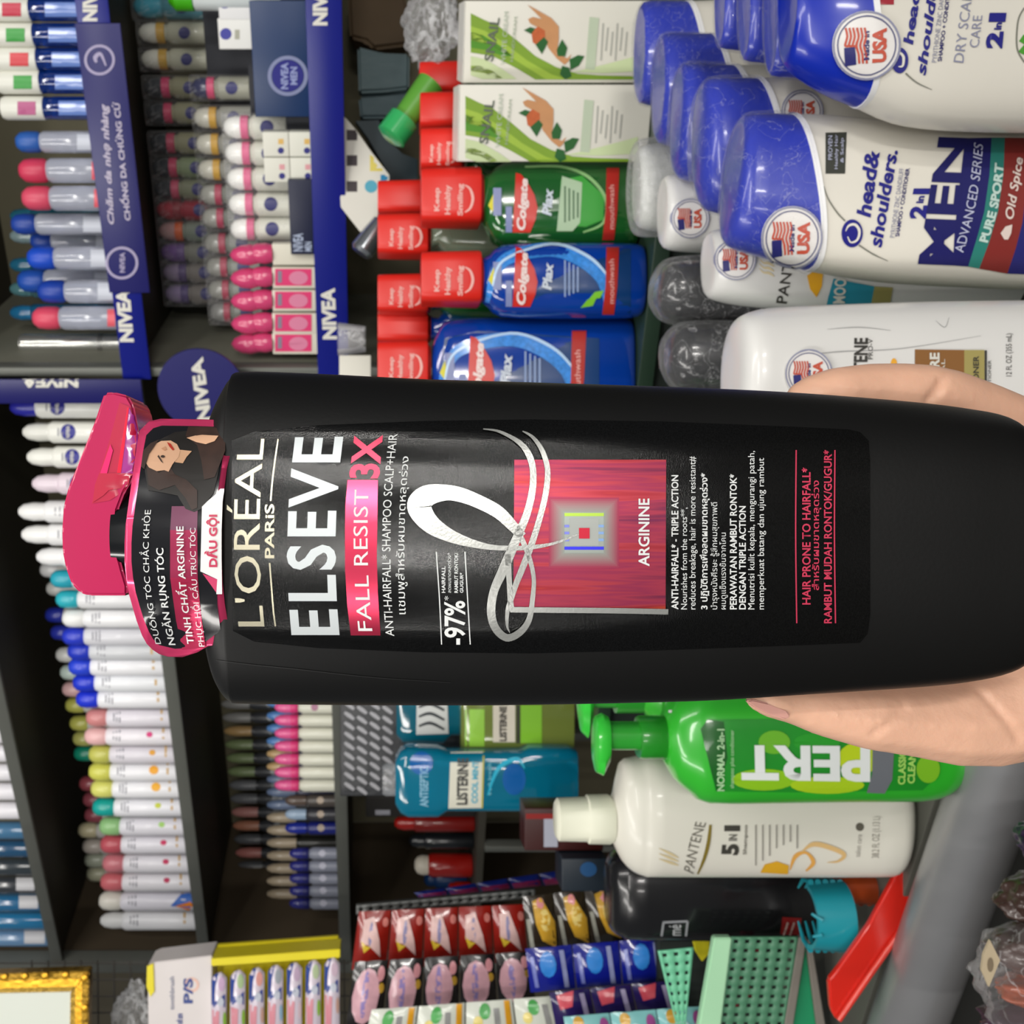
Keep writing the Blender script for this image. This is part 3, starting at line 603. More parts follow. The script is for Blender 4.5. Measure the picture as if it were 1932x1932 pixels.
for i, (py, pxt, cc) in enumerate(back):
    o = spray(py, 0.115, ZA, pxt, 30, cc, 'bab8b4', 'x', group='back row of bottles on the upper shelf', kind='ball')
    o['label'] = 'half-hidden bottle with rounded cap, %s of the back row behind the white spray bottles' % ordl(i)
# top board, above: lower ends of bottles
for i, py in enumerate((1350, 1385, 1420, 1456, 1492, 1528)):
    o = spray(py, 0.03, ZT, -130, 34, 'eeeeee', 'f0eef4', 'x', group='bottles on the top board'); o['label'] = 'white bottle, only its foot showing, %s on the top board before the blue ones' % ordl(i)
for i, py in enumerate((1566, 1600, 1634, 1668, 1702, 1736, 1768)):
    c = ('4a7aa0', '2a5478', '3a4248', '3a3e44', '2a6a98', '2a78a8', '6a90b8')[i]
    o = spray(py, 0.03, ZT, -130, 33, c, c, 'x', group='bottles on the top board', band=[('c8c8cc', .1, .3)] if i in (3, 4, 6) else None, bodymat=M(c, 0.15, coat=0.6))
    o['label'] = 'dark blue glossy bottle, only its foot showing, %s on the top board' % ordl(i)
# ------------------------------------------------------------------ upper shelf, part with the banner
bl = M('123a94', 0.08, trans=0.55, coat=0.5); bl2 = M('d0d4ea', 0.12, trans=0.55, coat=0.4)
for i, (py, c) in enumerate(((18, 'c03048'), (66, '3a9a40'), (112, 'd04048'), (155, '3a9a40'), (204, 'b05080'))):
    f = wfr(py, 0.035, ZA); d = f.O.y; s = d/F; r = 21*s
    o = thing('lotion_bottle', f, 'clear dark blue bottle, white top with a %s patch, %s from the photo top' % ({'c03048': 'crimson', '3a9a40': 'green', 'd04048': 'red', 'b05080': 'mauve'}[c], ordl(i)), 'bottle', 'dark blue bottles on the upper shelf')
    b = lathe('body', [(r*.8, 0), (r, r*.2), (r, 0.045), (r*.95, 0.052), (r, 0.058)], bl, o, K=22)
    poly('front_label', f, b, rpts(HX-(ZA+.044)/s, HX-(ZA+.012)/s, py-13, py+13), M('6a86c8', 0.25, coat=0.5), o, eps=0.0006)
    t = lathe('cap', [(r*.98, 0.058), (r*1.02, 0.060), (r*1.02, 0.098), (r*.9, 0.102)], M('deded4', 0.4), o, K=22)
    poly('cap_patch', f, t, rpts(HX-(ZA+.087)/s, HX-(ZA+.068)/s, py-12, py+12), M(c, 0.4), o, eps=0.0006)
for i, (py, pxt, c, w_, off) in enumerate(((268, 30, '2a5aa8', 40, .04), (322, 36, 'c83a58', 46, .035), (374, 42, 'd04a64', 46, .03), (423, 22, '1e3f96', 40, .06), (455, 58, '1a3c92', 34, .10), (487, 52, '1a4ac0', 44, .035), (530, 34, '1c4aa4', 44, .09), (550, 72, '1a3ea0', 44, .035), (600, 62, 'd84a64', 44, .03))):
    nm = 'pink' if c[0] in 'cd' else 'blue'
    spray(py, off, ZA, pxt, w_, M(c, 0.4), c, '%s-capped clear bottle, %s along the upper shelf below the dark blue bottles' % (nm, ordl(i)), bodymat=M('ccd0e0', 0.15, trans=0.5, coat=0.4), group='clear bottles on the upper shelf', kind='ball', ch=.36,
          band=[('e0606c', .16, .28)] if nm == 'pink' else [('c8ccd8', .1, .45)], name='toner_bottle')
for i, (py, c) in enumerate(((408, '2a6a80'), (445, '8aa0a4'), (500, '2a7090'), (545, '5a8a90'), (590, '2878a8'))):
    spray(py, .12, ZA, 20, 34, M(c, 0.15, trans=0.4, coat=0.4), c, 'tall clear teal bottle, %s of the row standing behind the blue caps' % ordl(i), bodymat=M(c, 0.12, trans=0.6, coat=0.5), group='tall bottles behind the blue caps', name='toner_bottle')
f = wfr(648, .075, ZA+.001); o = thing('foil_pack', f, 'silver rolled foil pack lying beside the upright sign on the upper shelf', 'pack')
lathe('roll', [(0.010, 0), (0.0115, 0.004), (0.0115, 0.135), (0.010, 0.14)], M('b8b8b4', 0.25, 0.8), o, K=16)
lathe('end_cap', [(0.0118, 0.04), (0.012, 0.046)], M('8a8a88', 0.3, 0.8), o, K=16)
# ------------------------------------------------------------------ lower shelf beside the banner: stepped rows of roll-ons
def stepz(px, off, py=300): return (HX-px)/F*wdepth(py, off)
rows = [(0.16, 408), (0.115, 482), (0.07, 546)]
rz = W0
for off, px in rows: wbox('step', u7+0.03, UR-0.02, NF+off-0.0215, NF+off+0.0215, ZB, stepz(px, off)-0.0005, M('2a2c34', 0.6), rz)
def rollon(py, off, pxt, pxb, w_, capc, bodyc, label, band='d04a80', logoc='22226e', group=None, pack=True, name='deodorant', z=None, cap='dome', logoz=.52, rp=300):
    zz = stepz(pxb, off, rp) if z is None else z
    f = wfr(py, off, zz); s = f.O.y/F; H = stepz(pxt, off, rp)-stepz(pxb, off, rp) if z is None else (HX-pxt)*s-zz
    o = thing(name, f, label, 'deodorant', group); r = w_*s/2
    b = lathe('body', [(r*.85, 0), (r, r*.12), (r, H*.52), (r*.72, H*.58), (r*.78, H*.60)], M(bodyc, 0.35, coat=.2), o, K=18)
    c = lathe('cap', [(r*.86, H*.60), (r*.90, H*.80), (r*.74, H*.92), (r*.4, H*.985), (r*.05, H)], M(capc, 0.3, coat=.3), o, K=18)
    zp = lambda q: HX-(zz+q)/s
    if band: lathe('cap_band', [(r*.865, H*.60), (r*.93, H*.61), (r*.93, H*.72), (r*.9, H*.725)], M(band, 0.4), o, K=18)
    if logoc: poly('logo_disc', f, b, ell(zp(H*.33), py, w_*.28, w_*.28, 14), M(logoc, 0.4), o, eps=0.0005)
    if pack: loft('blister', [(Vector((-r*1.12, 0, .0002)), Vector((r*1.12, 0, .0002)), r*1.08, 4), (Vector((-r*1.12, 0, H*1.0)), Vector((r*1.12, 0, H*1.0)), r*1.08, 4)][:2], film_mat(0.10, 30), o, K=20)
    return o
R1 = [(62, 'd8d8cc', 'b8b8a4', 'caa040', 'white'), (112, 'd8d8cc', 'c0c0ac', 'c8a040', 'white'), (165, '30343a', '98967a', 'c83a68', 'pink-banded'), (213, '2c3036', '9a987c', 'c03a60', 'pink-banded'), (270, '2c3036', '98967a', 'b03a58', 'pink-banded'), (316, '2c3036', '8c9a78', 'b83a5c', 'pink-banded'), (357, '363a40', '8c9078', 'c04a68', 'pink-banded'),
      (396, 'a83a48', 'a03040', '8a2834', 'red'), (436, 'b89090', '8a9488', 'd06030', 'orange-banded'), (476, '7a5a98', '888880', '6a5088', 'purple'), (514, '9a8aa8', '8a8480', '5a4878', 'purple'), (554, '9a8ab0', '8a8480', '5a4a80', 'purple')]
for i, (py, cc, bc, bd, nm) in enumerate(R1): rollon(py, .16, 286, 408, 40, cc, bc, '%s roll-on in clear pack, %s of the rear row, lower shelf' % (nm, ordl(i)), bd, group='roll-ons in the rear row')
R2 = [(166, '282c58', 'a8a898', 'e04878', 'pink-banded'), (222, 'd4d2c4', 'a0a098', 'd8a838', 'yellow-banded'), (272, 'd4d2c4', 'a0a098', 'd8a838', 'yellow-banded'), (320, 'd4d2c4', 'a0a098', 'd8a838', 'yellow-banded'), (367, 'a8a8a0', '8c9088', 'b83a5a', 'rose-banded'), (411, 'a8a8a0', '8c9088', 'b83a5a', 'rose-banded'), (459, '9a9a94', '8c9088', 'b04058', 'rose-banded'), (503, '9a9a94', '8c9088', 'b04058', 'rose-banded'), (546, '9a9a94', '8c9088', 'b04058', 'rose-banded'), (588, '8a8a88', '8c9088', 'b04058', 'rose-banded')]
for i, (py, cc, bc, bd, nm) in enumerate(R2): rollon(py, .115, 372, 482, 42, cc, bc, '%s roll-on, %s of the second row, lower shelf' % (nm, ordl(i)), bd, group='roll-ons in the second row')
for i, py in enumerate((240, 289, 337, 385, 432)): rollon(py, .07, 426, 546, 46, 'f4f4f0', 'd8d8cc', 'white domed roll-on with pink band, %s of five in the bright front row' % ordl(i), 'e06a94', group='white domed roll-ons')
for i, py in enumerate((478, 522, 565, 608, 646)):
    f = wfr(py, .028, ZB); s = f.O.y/F; o = thing('deodorant_pair', f, 'glossy pink two-ball pack over a white and pink card, %s of the pink row' % ordl(i), 'pack', 'pink packs on the lower shelf')
    w2 = 20*s; h1 = (HX-515)*s-ZB; pk = M('d04474', 0.25, coat=.6)
    card = box('card', -w2, w2, -w2*.5, w2*.5, 0, h1, M('d8d4c4', 0.5), o, .001)
    if i: poly('card_print', f, card, rpts(519, 588, py-15, py+17), M('dc3470', 0.4), o, eps=.0005); poly('card_print', f, card, ell(563, py+2, 18, 13, 16), M('d880a0', 0.4), o, eps=.0008); poly('card_print', f, card, rpts(524, 532, py-11, py+11), M('8a7c90', 0.4), o, eps=.0008)
    for k, (zz, dx) in enumerate(((h1, 0), (h1+.017, -w2*.15))):
        lathe('ball_cap', [(w2*.8, zz), (w2*.98, zz+.008), (w2*.9, zz+.018), (w2*.55, zz+.027), (w2*.06, zz+.031)], pk, o, c=(dx, 0), K=20)
for i, (py, pxt) in enumerate(((270, 480), (318, 480))):
    f = wfr(py, .03, ZB); s = f.O.y/F
    for k, (a, b2) in enumerate(((533, 585), (481, 531))):
        z0 = 0 if k == 0 else .0275; f2 = wfr(py, .03, ZB+z0); o = thing('cream_box', f2, 'small white cream box, %s stack from the navy carton, %s' % (ordl(i), 'bottom one' if k == 0 else 'top one'), 'box', 'small white boxes')
        b = box('carton', -22*s, 22*s, -.009, .009, 0, .027, M('dcdcd0', 0.5), o, .0006); x = HX-(ZB+z0+.009)/s
        poly('logo_disc', f2, b, ell(x, py+14, 6, 6, 12), M('26267a', 0.4), o); poly('label_mark', f2, b, rpts(x-5, x+5, py-8, py+2), M('d89aa0' if i else 'd8b060', 0.4), o)
def nbox(py0, py1, px0, off, mat, label, n1=.02, z=ZB, pxb=None, name='carton_box', cat='box'):
    py = (py0+py1)/2; f = wfr(py, off, z); s = f.O.y/F; o = thing(name, f, label, cat); w = (py1-py0)*s/2*1.1
    b = box('carton', -w, w, 0, n1, 0, (HX-px0)*s-z, mat, o, .0007); return o, f, b
o, f, b = nbox(22, 205, 476, .02, M('12305c', 0.35, var=.05), 'large navy carton with a circled emblem on the lower shelf', .026)
annulus('ring_logo', f, b, 543, 143, 31, 38, M('7c84a8', 0.4), o); poly('logo_disc', f, b, ell(543, 143, 30, 30, 28), M('101078', 0.35), o)
th(f, b, "NIVEA", 168, 118, 530, 544, M('8c96c4', .5), o, bold=.04, eps=.0008); th(f, b, "MEN", 160, 126, 548, 561, M('8c96c4', .5), o, bold=.04, eps=.0008)
o, f, b = nbox(348, 474, 546, .012, M('161c38', 0.4), 'low dark navy box with white capitals in front of the white domed roll-ons', .026)
th(f, b, "NIVEA", 474, 440, 553, 572, M('a8b4cc', .5), o, bold=.03); th(f, b, "MEN", 474, 456, 575, 588, M('a8b4cc', .5), o, bold=.03)
o, f, b = nbox(40, 88, 412, .056, M('e0e0dc', 0.45), 'white pack with a blue round emblem standing behind the navy carton', .012, z=stepz(546,.07))
poly('logo_disc', f, b, ell(426, 64, 11, 11, 18), M('3a3c9a', 0.4), o); poly('label_mark', f, b, rpts(443, 452, 56, 74), M('a8a898', 0.4), o)
o, f, b = nbox(-8, 34, 412, .056, M('dcdcdc', 0.45), 'white pack with a blue round emblem under the green cap', .012, z=stepz(546,.07)); poly('logo_disc', f, b, ell(424, 5, 11, 11, 18), M('3a3c9a', 0.4), o)
for i, (py, c, pxt) in enumerate(((12, '3a9ab0', 280),)): rollon(py, .16, 282, 408, 46, c, '4a8a98', 'teal roll-on at the very top edge of the photo, rearmost row', None, group='roll-ons in the rear row')
f = wfr(2, .05, ZB+.155*.62); 
o = thing('deodorant', wfr(-8, .065, stepz(546,.07)+.0005), 'bottle with a bright green cap standing on the navy carton end', 'bottle'); lathe('body', [(.012, 0), (.014, .003), (.014, .088), (.012, .09)], M('d8e0e0', .4), o); lathe('cap', [(.0145, .09), (.0145, .108), (.008, .115), (.001, .116)], M('48b818', .35, coat=.3), o)
# boxes seen dimly near the end of this bay
for i, (py, a, c) in enumerate(((628, 340, '8a8470'), (660, 400, '9a8c74'))): o, f, b = nbox(py-16, py+16, a, .20, M(c, .6), ('plain beige carton' if i else 'pale bottle-shaped carton')+' in the shadow behind the round sign', .03); poly('label_mark', f, b, rpts(a+20, a+34, py-10, py+10), M('8a8440' if i else '5a6478', .5), o)
# ------------------------------------------------------------------ lower shelf, far part: dark roll-ons, pink packs, navy packs
k = 0
for i in range(13):
    py = 1328+25.5*i; cc = ('8a8a88', '8a8a88', 'b09060', '7a8a60', '7a8a60', '7a8a60', '6a6c70', '6a6c70', 'b8807a', 'b07860', '5a5c60', 'b0706a', '54565a')[i]
    rollon(py, .20, 432, 560, 22, cc, '34363a', 'dark slim roll-on, %s of the rear row, far shelf' % ordl(i), None, 'a0a4a8' if i % 2 else '707478', group='dark roll-ons in the rear row', pack=False, z=None, rp=1480)
wbox('step', uat(1690, .2), uat(1300, .2), NF+.175, NF+.235, ZB, stepz(560, .2, 1480)-.0005, M('1e1e1e', .7), rz)
for i in range(16):
    py = 1326+24*i; cc = ('5a8ac8',)*4+('c8a878',)*2+('6a7a98',)*3+('b8a890',)*7
    f = wfr(py, .13, ZB); s = f.O.y/F; rollon(py, .13, 503, 600, 22, cc[i], '1c2248' if i < 8 else '2c2c28', 'small dark roll-on with a pale cap, %s of the middle row, far shelf' % ordl(i), None, None, group='roll-ons in the middle row', pack=False, z=ZB)
for i in range(7):
    py = 1334+24.5*i; rollon(py, .05, 518, 600, 25, 'e05a94', 'd8d8c8', 'pink domed roll-on with a white body, %s of the far pink row' % ordl(i), 'd83a78', None if i else 'b07a94', group='far pink roll-ons', pack=False, z=ZB)
for i in range(3):
    py = 1510+26*i; rollon(py, .06, 538, 600, 24, ('5a4c44', '9ab0c8', '1a2a90')[i], ('4a4440', '34343a', '18206e')[i], '%s roll-on, between the far pink row and the navy row' % ('brown', 'grey', 'royal blue')[i], None, 'b0a090', group='dark roll-ons', pack=False, z=ZB)
for i in range(5):
    py = 1610+23.5*i; o = rollon(py, .045, 546, 600, 23, '2a2c80', '8c90a0', 'navy-capped roll-on with a white emblem, %s of the row near the corner post' % ordl(i), '20226a', 'c8c8d8', group='navy roll-ons near the corner post', pack=False, z=ZB)
# ================================================================== counter, riser and rail in front of the shelving
ZC, ZR = -0.370, -0.212
K0 = bpy.data.objects.new('sales_counter', None); COL.objects.link(K0); tag(K0, 'dark grey sales counter under the shampoo bottles, behind the metal rail', 'counter')
wbox('counter_top', -1.05, 1.1, 0.528, 1.10, ZC-0.012, ZC-0.0008, M('55554e', 0.45), K0, 0.001)
wbox('counter_front', -1.05, 1.1, 0.545, 0.56, -0.88, ZC-0.013, M('3a3a38', 0.6), K0)
K1 = bpy.data.objects.new('counter_riser', None); COL.objects.link(K1); tag(K1, 'dark green raised ledge on the counter under the mouthwash bottles', 'riser')
wbox('ledge', -0.72, 0.98, 0.83, 1.095, ZR-0.014, ZR-0.0006, M('26382c', 0.35), K1, 0.001); wbox('riser_front', -0.72, 0.98, 0.84, 0.85, ZC, ZR-0.0145, M('1c2420', 0.6), K1)
def rail():
    a = ray(2150, 900); zz = -0.384; n0 = 0.498; o = bpy.data.objects.new('metal_rail', None); COL.objects.link(o)
    tag(o, 'thick round grey metal rail crossing the corner below the hand', 'rail')
    chain_tube('tube', [wpt(-1.1+2.2*i/20, n0, zz) for i in range(21)], 0.0248, M('9a9a9c', 0.33, 0.55, bump=0.15, bs=25, var=.12), o, K=32)
    for u in (-0.98, 0.95): chain_tube('bracket', [wpt(u, n0, zz-.024), wpt(u, n0, -.88)], 0.012, dgrey, o)
rail()
def tf(name, d, px, py, label, cat, group=None):
    f = dfr(d, px, py); return thing(name, f, label, cat, group), f
def zpx0(z, d): return HX-z*F/d
stxt = M('24246a', 0.45); redf = M('c0503a', 0.45); fgrey = M('8a8ca4', 0.45)
def seal(f, on, cx, cy, r, o, wb=True):
    """round origin sticker: ring, flag, three words"""
    nm = 'seal_print'
    poly('seal', f, on, ell(cx, cy, r, r, 40), M('e2dfdc', 0.35), o, eps=.0012, g=(8, 8))
    annulus(nm, f, on, cx, cy, r*.93, r*.99, fgrey, o, eps=.0015); annulus(nm, f, on, cx, cy, r*.82, r*.86, M('5a5c80', .45), o, eps=.0015)
    fl = lambda a, b: (cx+a*r, cy+b*r)
    for i in range(6):
        a = -.62+.11*i
        stroke('flag_print', f, on, [(*fl(a, -.50), r*.06), (*fl(a+.05, -.25), r*.065), (*fl(a-.01, 0), r*.065), (*fl(a+.05, .25 if i > 2 else .02), r*.065), (*fl(a+.08, .52 if i > 2 else .05), r*.06)], redf, o, eps=.0015, k=4)
    poly('flag_print', f, on, [fl(-.66, .08), fl(-.34, .05), (fl(-.30, .55)), fl(-.62, .60)], stxt, o, eps=.0016, g=(8, 8))
    th(f, on, "Made in", cy+.42*r, cy-.40*r, cx-.08*r, cx+.08*r, stxt, o, eps=.0015, bold=.03, g=(8, 8))
    th(f, on, "USA", cy+.50*r, cy-.50*r, cx+.16*r, cx+.58*r, redf, o, eps=.0015, bold=.05, g=(8, 8))
def extend(secs, pb, dy=0.0):
    """carry the last section on down to the bottle's foot"""
    l = secs[-1]; a = l[1] if not isinstance(l[0], tuple) else l[0][1]; b = l[2] if not isinstance(l[0], tuple) else l[1][1]
    h = (l[3] if not isinstance(l[0], tuple) else l[2])
    return secs+[(pb-25, a, b, h), (pb-6, a-4, b+4, h*.95), (pb, a-14, b+14, h*.8)]
hw = M('dedacf', 0.32, var=.03, coat=.15); hbl = M('0426a8', 0.3, coat=.3, var=.12); wht2 = M('e6e6e6', .35)
def hs(d, capsecs, bodysecs, label, hd=.022, pyc=300, film=True, seed=0):
    pb = zpx0(ZC, d); o, f = tf('shampoo_bottle', d, pb, pyc, label, 'bottle', 'white shampoo bottles with blue caps')
    cl = capsecs[-1]
    c = ploft('cap', f, capsecs, hbl, o, K=36, sm=3); bs = [cl[:2]+(cl[2]*1.0,)]+bodysecs
    b = ploft('body', f, extend(bs, pb), hw, o, K=36, sm=3)
    ll, rr = cl[0], cl[1]
    ploft('cap_rim', f, [((ll[0]-3, ll[1]+1), (rr[0]-3, rr[1]-1), cl[2]*1.02), ((ll[0]+7, ll[1]+3), (rr[0]+7, rr[1]-2), cl[2]*1.04)], wht2, o, K=36)
    if film:
        e = 3; fs = [((a[0]-(7 if i == 0 else 0), a[1]+e), (b2[0]-(7 if i == 0 else 0), b2[1]-e), h+.0022) for i, (a, b2, h) in enumerate(capsecs)]
        fo = ploft('shrink_film', f, fs, film_mat(.09, 75), o, K=40, sm=4, disp=.0012)
    return o, f, b, c
# rear to front, stepping down the photo
hs(.735, [((1208, 150), (1206, 30), .012), ((1211, 190), (1211, 9), .019), ((1270, 198), (1255, 7), .020), ((1330, 208), (1290, 8), .021)], [((1420, 215), (1360, 5), .021), (1500, 220, 0, .021)], 'white bottle with blue cap beside the snail cream boxes, rearmost of the stepped row')
hs(.696, [((1242, 225), (1244, 90), .012), ((1248, 266), (1248, 70), .020), ((1320, 280), (1290, 68), .021), ((1385, 290), (1335, 69), .022)], [((1450, 300), (1410, 68), .022), (1550, 305, 66, .022)], 'white bottle with blue cap, second from the boxes in the stepped row')
hs(.657, [((1272, 290), (1278, 150), .012), ((1287, 334), (1284, 126), .020), ((1360, 345), (1330, 125), .021), ((1430, 352), (1375, 128), .022)], [((1500, 358), (1450, 128), .022), (1600, 362, 128, .022)], 'white bottle with blue cap, third from the boxes in the stepped row')
o, f, b, c = hs(.606, [((1315, 345), (1318, 180), .012), ((1338, 394), (1328, 155), .020), ((1410, 402), (1375, 152), .022), ((1475, 411), (1418, 153), .023)], [((1560, 420), (1500, 150), .023), (1700, 425, 148, .023)], 'white bottle with blue cap, fourth of the stepped row, half covered by the sports shampoo')
seal(f, b, 1512, 212, 40, o)
SH = hs(.55, [((1368, 425), (1392, 250), .013), ((1380, 462), (1396, 224), .0205), ((1450, 485), (1440, 220), .023), ((1530, 508), (1482, 222), .025)], [((1600, 521), (1550, 223), .025), ((1700, 533), (1700, 238), .025), ((1850, 541), (1850, 251), .025), (1932, 544, 258, .025), (2010, 543, 262, .025)], 'large white shampoo bottle, blue cap in film, with navy, teal and dark red bands')
o, f, b, c = SH; bc = [b, c]
seal(f, bc, 1494, 447, 58, o)
nv = M('20207e', .4, var=.03); gt = (None, 14)
poly('logo_disc', f, b, ell(1607, 440, 20, 26, 28), nv, o, eps=.0006); stroke('logo_swirl', f, b, [(1594, 436, 1), (1600, 426, 4), (1612, 424, 5), (1620, 436, 5), (1616, 452, 4), (1604, 456, 3), (1598, 446, 2)], hw, o, eps=.0010)
stroke('arc_line', f, b, [(1554, 352, 1), (1562, 375, 2.5), (1578, 400, 3), (1594, 417, 3)], M('7a7a70', .4), o); stroke('arc_line', f, b, [(1620, 462, 3), (1645, 478, 2.5), (1675, 492, 1)], M('7a7a70', .4), o)
text('lettering', f, b, "head&", (1642, 411), (1660, 285), (1614, 411), nv, o, D=(1631, 285), bold=.03, italic=True)
text('lettering', f, b, "shoulders.", (1663, 467), (1694, 285), (1637, 467), nv, o, D=(1668, 285), bold=.03, italic=True)
text('lettering', f, b, "PYRITHIONE ZINC DANDRUFF", (1687, 448), (1705, 318), (1678, 448), fgrey, o); text('lettering', f, b, "SHAMPOO + CONDITIONER", (1696, 446), (1716, 318), (1688, 446), stxt, o, bold=.02)
text('lettering', f, b, "2", (1746, 413), (1749, 388), (1714, 413), nv, o, bold=.05); text('lettering', f, b, "in", (1741, 384), (1744, 370), (1727, 384), nv, o, bold=.04); text('lettering', f, b, "1", (1752, 367), (1754, 356), (1721, 367), nv, o, bold=.05)
poly('navy_band', f, b, [(1797, 500), (1800, 440), (1806, 380), (1813, 320), (1820, 262), (1870, 261), (1866, 330), (1856, 400), (1842, 450), (1826, 502)], M('1c1c5e', .4, var=.03), o, eps=.0005, g=gt)
text('lettering', f, b, "MEN", (1800, 500), (1822, 262), (1731, 497), M('1c1c5e', .4), o, D=(1770, 260), bold=.035, eps=.0006)
poly('teal_band', f, b, [(1826, 502), (1842, 450), (1856, 400), (1866, 330), (1870, 261), (1895, 261), (1892, 330), (1882, 400), (1866, 455), (1847, 506)], M('2a7a70', .4), o, eps=.0005, g=gt)
poly('red_band', f, b, [(1847, 506), (1866, 455), (1882, 400), (1892, 330), (1895, 261), (1940, 262), (1938, 340), (1928, 420), (1915, 470), (1900, 515)], M('7e2a26', .4), o, eps=.0005, g=gt)
poly('navy_band', f, b, [(1900, 515), (1915, 470), (1928, 420), (1938, 340), (1940, 262), (1975, 262), (1975, 518)], M('24246a', .4), o, eps=.0005, g=gt)
lg = M('b8bcd4', .45)
text('lettering', f, b, "ADVANCED SERIES", (1816, 476), (1853, 276), (1798, 474), lg, o, D=(1836, 270), bow=(6, 4), eps=.0009)
text('lettering', f, b, "PURE SPORT", (1862, 458), (1892, 312), (1845, 454), M('b8d0c8', .45), o, D=(1875, 308), bow=(5, 4), bold=.04, eps=.0009)
text('lettering', f, b, "Old Spice", (1915, 415), (1934, 300), (1893, 413), M('d8c8c0', .45), o, bold=.02, italic=True, eps=.0009)
poly('sail_mark', f, b, [(1893, 452), (1886, 440), (1895, 428), (1908, 424), (1906, 440), (1900, 452)], M('d8c8c0', .45), o, eps=.0009)
poly('badge', f, b, [(1557, 328), (1557, 251), (1597, 250), (1594, 328)], M('3a3c36', .4), o); th(f, b, "PROVEN", 303, 258, 1561, 1569, lg, o, eps=.0009); th(f, b, "Healthy Hair", 320, 256, 1573, 1581, lg, o, eps=.0009); th(f, b, "& Scalp", 308, 262, 1584, 1592, lg, o, eps=.0009)
# the three caps behind the big bottle, and the big bottle at the corner
for d, x0, x1, yb, yt, lb, hd in ((.595, 1357, 1404, 93, -105, 'farthest', .013), (.563, 1404, 1454, 117, -100, 'middle', .013), (.531, 1455, 1520, 146, -95, 'nearest', .013)):
    o, f, b, c = hs(d, [((x0+3, yb-25), (x0, yt+30), .006), ((x0+5, yb-6), (x0+4, yt+10), .011), ((x1, yb), (x1, yt), .013), ((x1+90, yb+14), (x1+80, yt-5), .013)], [((x1+160, yb+24), (x1+150, yt-5), .013), (x1+240, yb+28, yt-5, .013)], 'blue-capped white bottle in film, %s of the three stacked behind the corner bottle' % lb, pyc=10, hd=.013)
o, f, b, c = hs(.50, [((1484, 100), (1490, -80), .010), ((1492, 128), (1492, -110), .014), ((1560, 170), (1550, -115), .020), ((1629, 197), (1590, -112), .0225)], [((1700, 228), (1690, -108), .023), ((1790, 241), (1790, -95), .0235), (1932, 245, -80, .024), (2040, 245, -75, .024)], 'white dry scalp shampoo bottle with blue cap in the photo corner', pyc=70, film=False)
bc = [b, c]; seal(f, bc, 1634, 86, 64, o)
poly('logo_disc', f, b, ell(1697, 114, 16, 24, 26), nv, o, eps=.0006); stroke('logo_swirl', f, b, [(1688, 110, 1), (1694, 100, 4), (1703, 108, 5), (1702, 124, 4), (1694, 126, 2)], hw, o, eps=.001)
stroke('arc_line', f, b, [(1708, 138, 3), (1730, 156, 2.5), (1758, 169, 1)], M('7a7a70', .4), o)
text('lettering', f, b, "head&", (1722, 85), (1742, -52), (1702, 88), nv, o, bold=.03, italic=True)
text('lettering', f, b, "shoulders.", (1746, 143), (1776, -70), (1727, 143), nv, o, bold=.03, italic=True)
text('lettering', f, b, "PYRITHIONE ZINC DANDRUFF", (1766, 118), (1785, -40), (1757, 118), fgrey, o); text('lettering', f, b, "SHAMPOO + CONDITIONER", (1776, 116), (1796, -40), (1768, 116), stxt, o, bold=.02)
text('lettering', f, b, "DRY SCALP", (1817, 119), (1836, -24), (1798, 117), fgrey, o); text('lettering', f, b, "CARE", (1846, 90), (1853, 30), (1828, 90), fgrey, o)
text('lettering', f, b, "2", (1890, 92), (1893, 60), (1858, 92), nv, o, bold=.05); text('lettering', f, b, "in", (1888, 57), (1890, 43), (1874, 57), nv, o, bold=.04); text('lettering', f, b, "1", (1896, 42), (1898, 25), (1864, 42), nv, o, bold=.05)
stroke('arc_line', f, b, [(1932, 118, 3), (1918, 90, 3), (1920, 40, 3), (1932, 15, 3)], M('7a7a70', .4), o)
poly('leaf_print', f, b, [(1930, 66), (1922, 78), (1932, 84), (1920, 98), (1932, 104), (1950, 100), (1950, 60)], M('4a9a30', .4), o); poly('red_badge', f, b, rpts(1648, 1686, -30, 9), M('a02a38', .4), o)
# ------------------------------------------------------------------ white conditioner bottles
ptx = M('3a3834', .45); goldm = M('b8a468', .4, .3)
def pant(d, secs, label, pyc, nm='conditioner_bottle', mat=None, hd=.02):
    pb = zpx0(ZC, d); o, f = tf(nm, d, pb, pyc, label, 'bottle', None); b = ploft('body', f, extend(secs, pb), mat or M('dcdbd8', .3, coat=.2, var=.03), o, K=32, sm=3, hd=hd, n=2.3); return o, f, b
o, f, b = pant(.69, [((1248, 440), (1250, 350), .010), ((1256, 466), (1254, 334), .017), ((1300, 474), (1300, 328), .019), (1400, 478, 325, .020), (1500, 478, 325, .02)], 'white bottle end with a round sticker below the film-wrapped bottle', 400)
seal(f, b, 1302, 412, 36, o); wb = o
o, f, b = pant(.615, [((1336, 545), (1336, 455), .010), ((1345, 562), (1340, 438), .018), ((1400, 575), (1400, 430), .021), ((1500, 583), (1500, 425), .022), (1600, 588, 422, .022), (1700, 588, 420, .022)], 'white bottle with a teal band half hidden behind the sports shampoo', 500)
seal(f, b, 1388, 490, 38, o)
text('lettering', f, b, "PANTENE", (1484, 572), (1506, 442), (1464, 570), ptx, o, bold=.01)
for i in range(3): stroke('wave_logo', f, b, [(1432, 488+9*i, 1), (1440, 496+9*i, 3), (1450, 497+9*i, 5), (1460, 503+9*i, 2)], M('d8c8a0', .4), o)
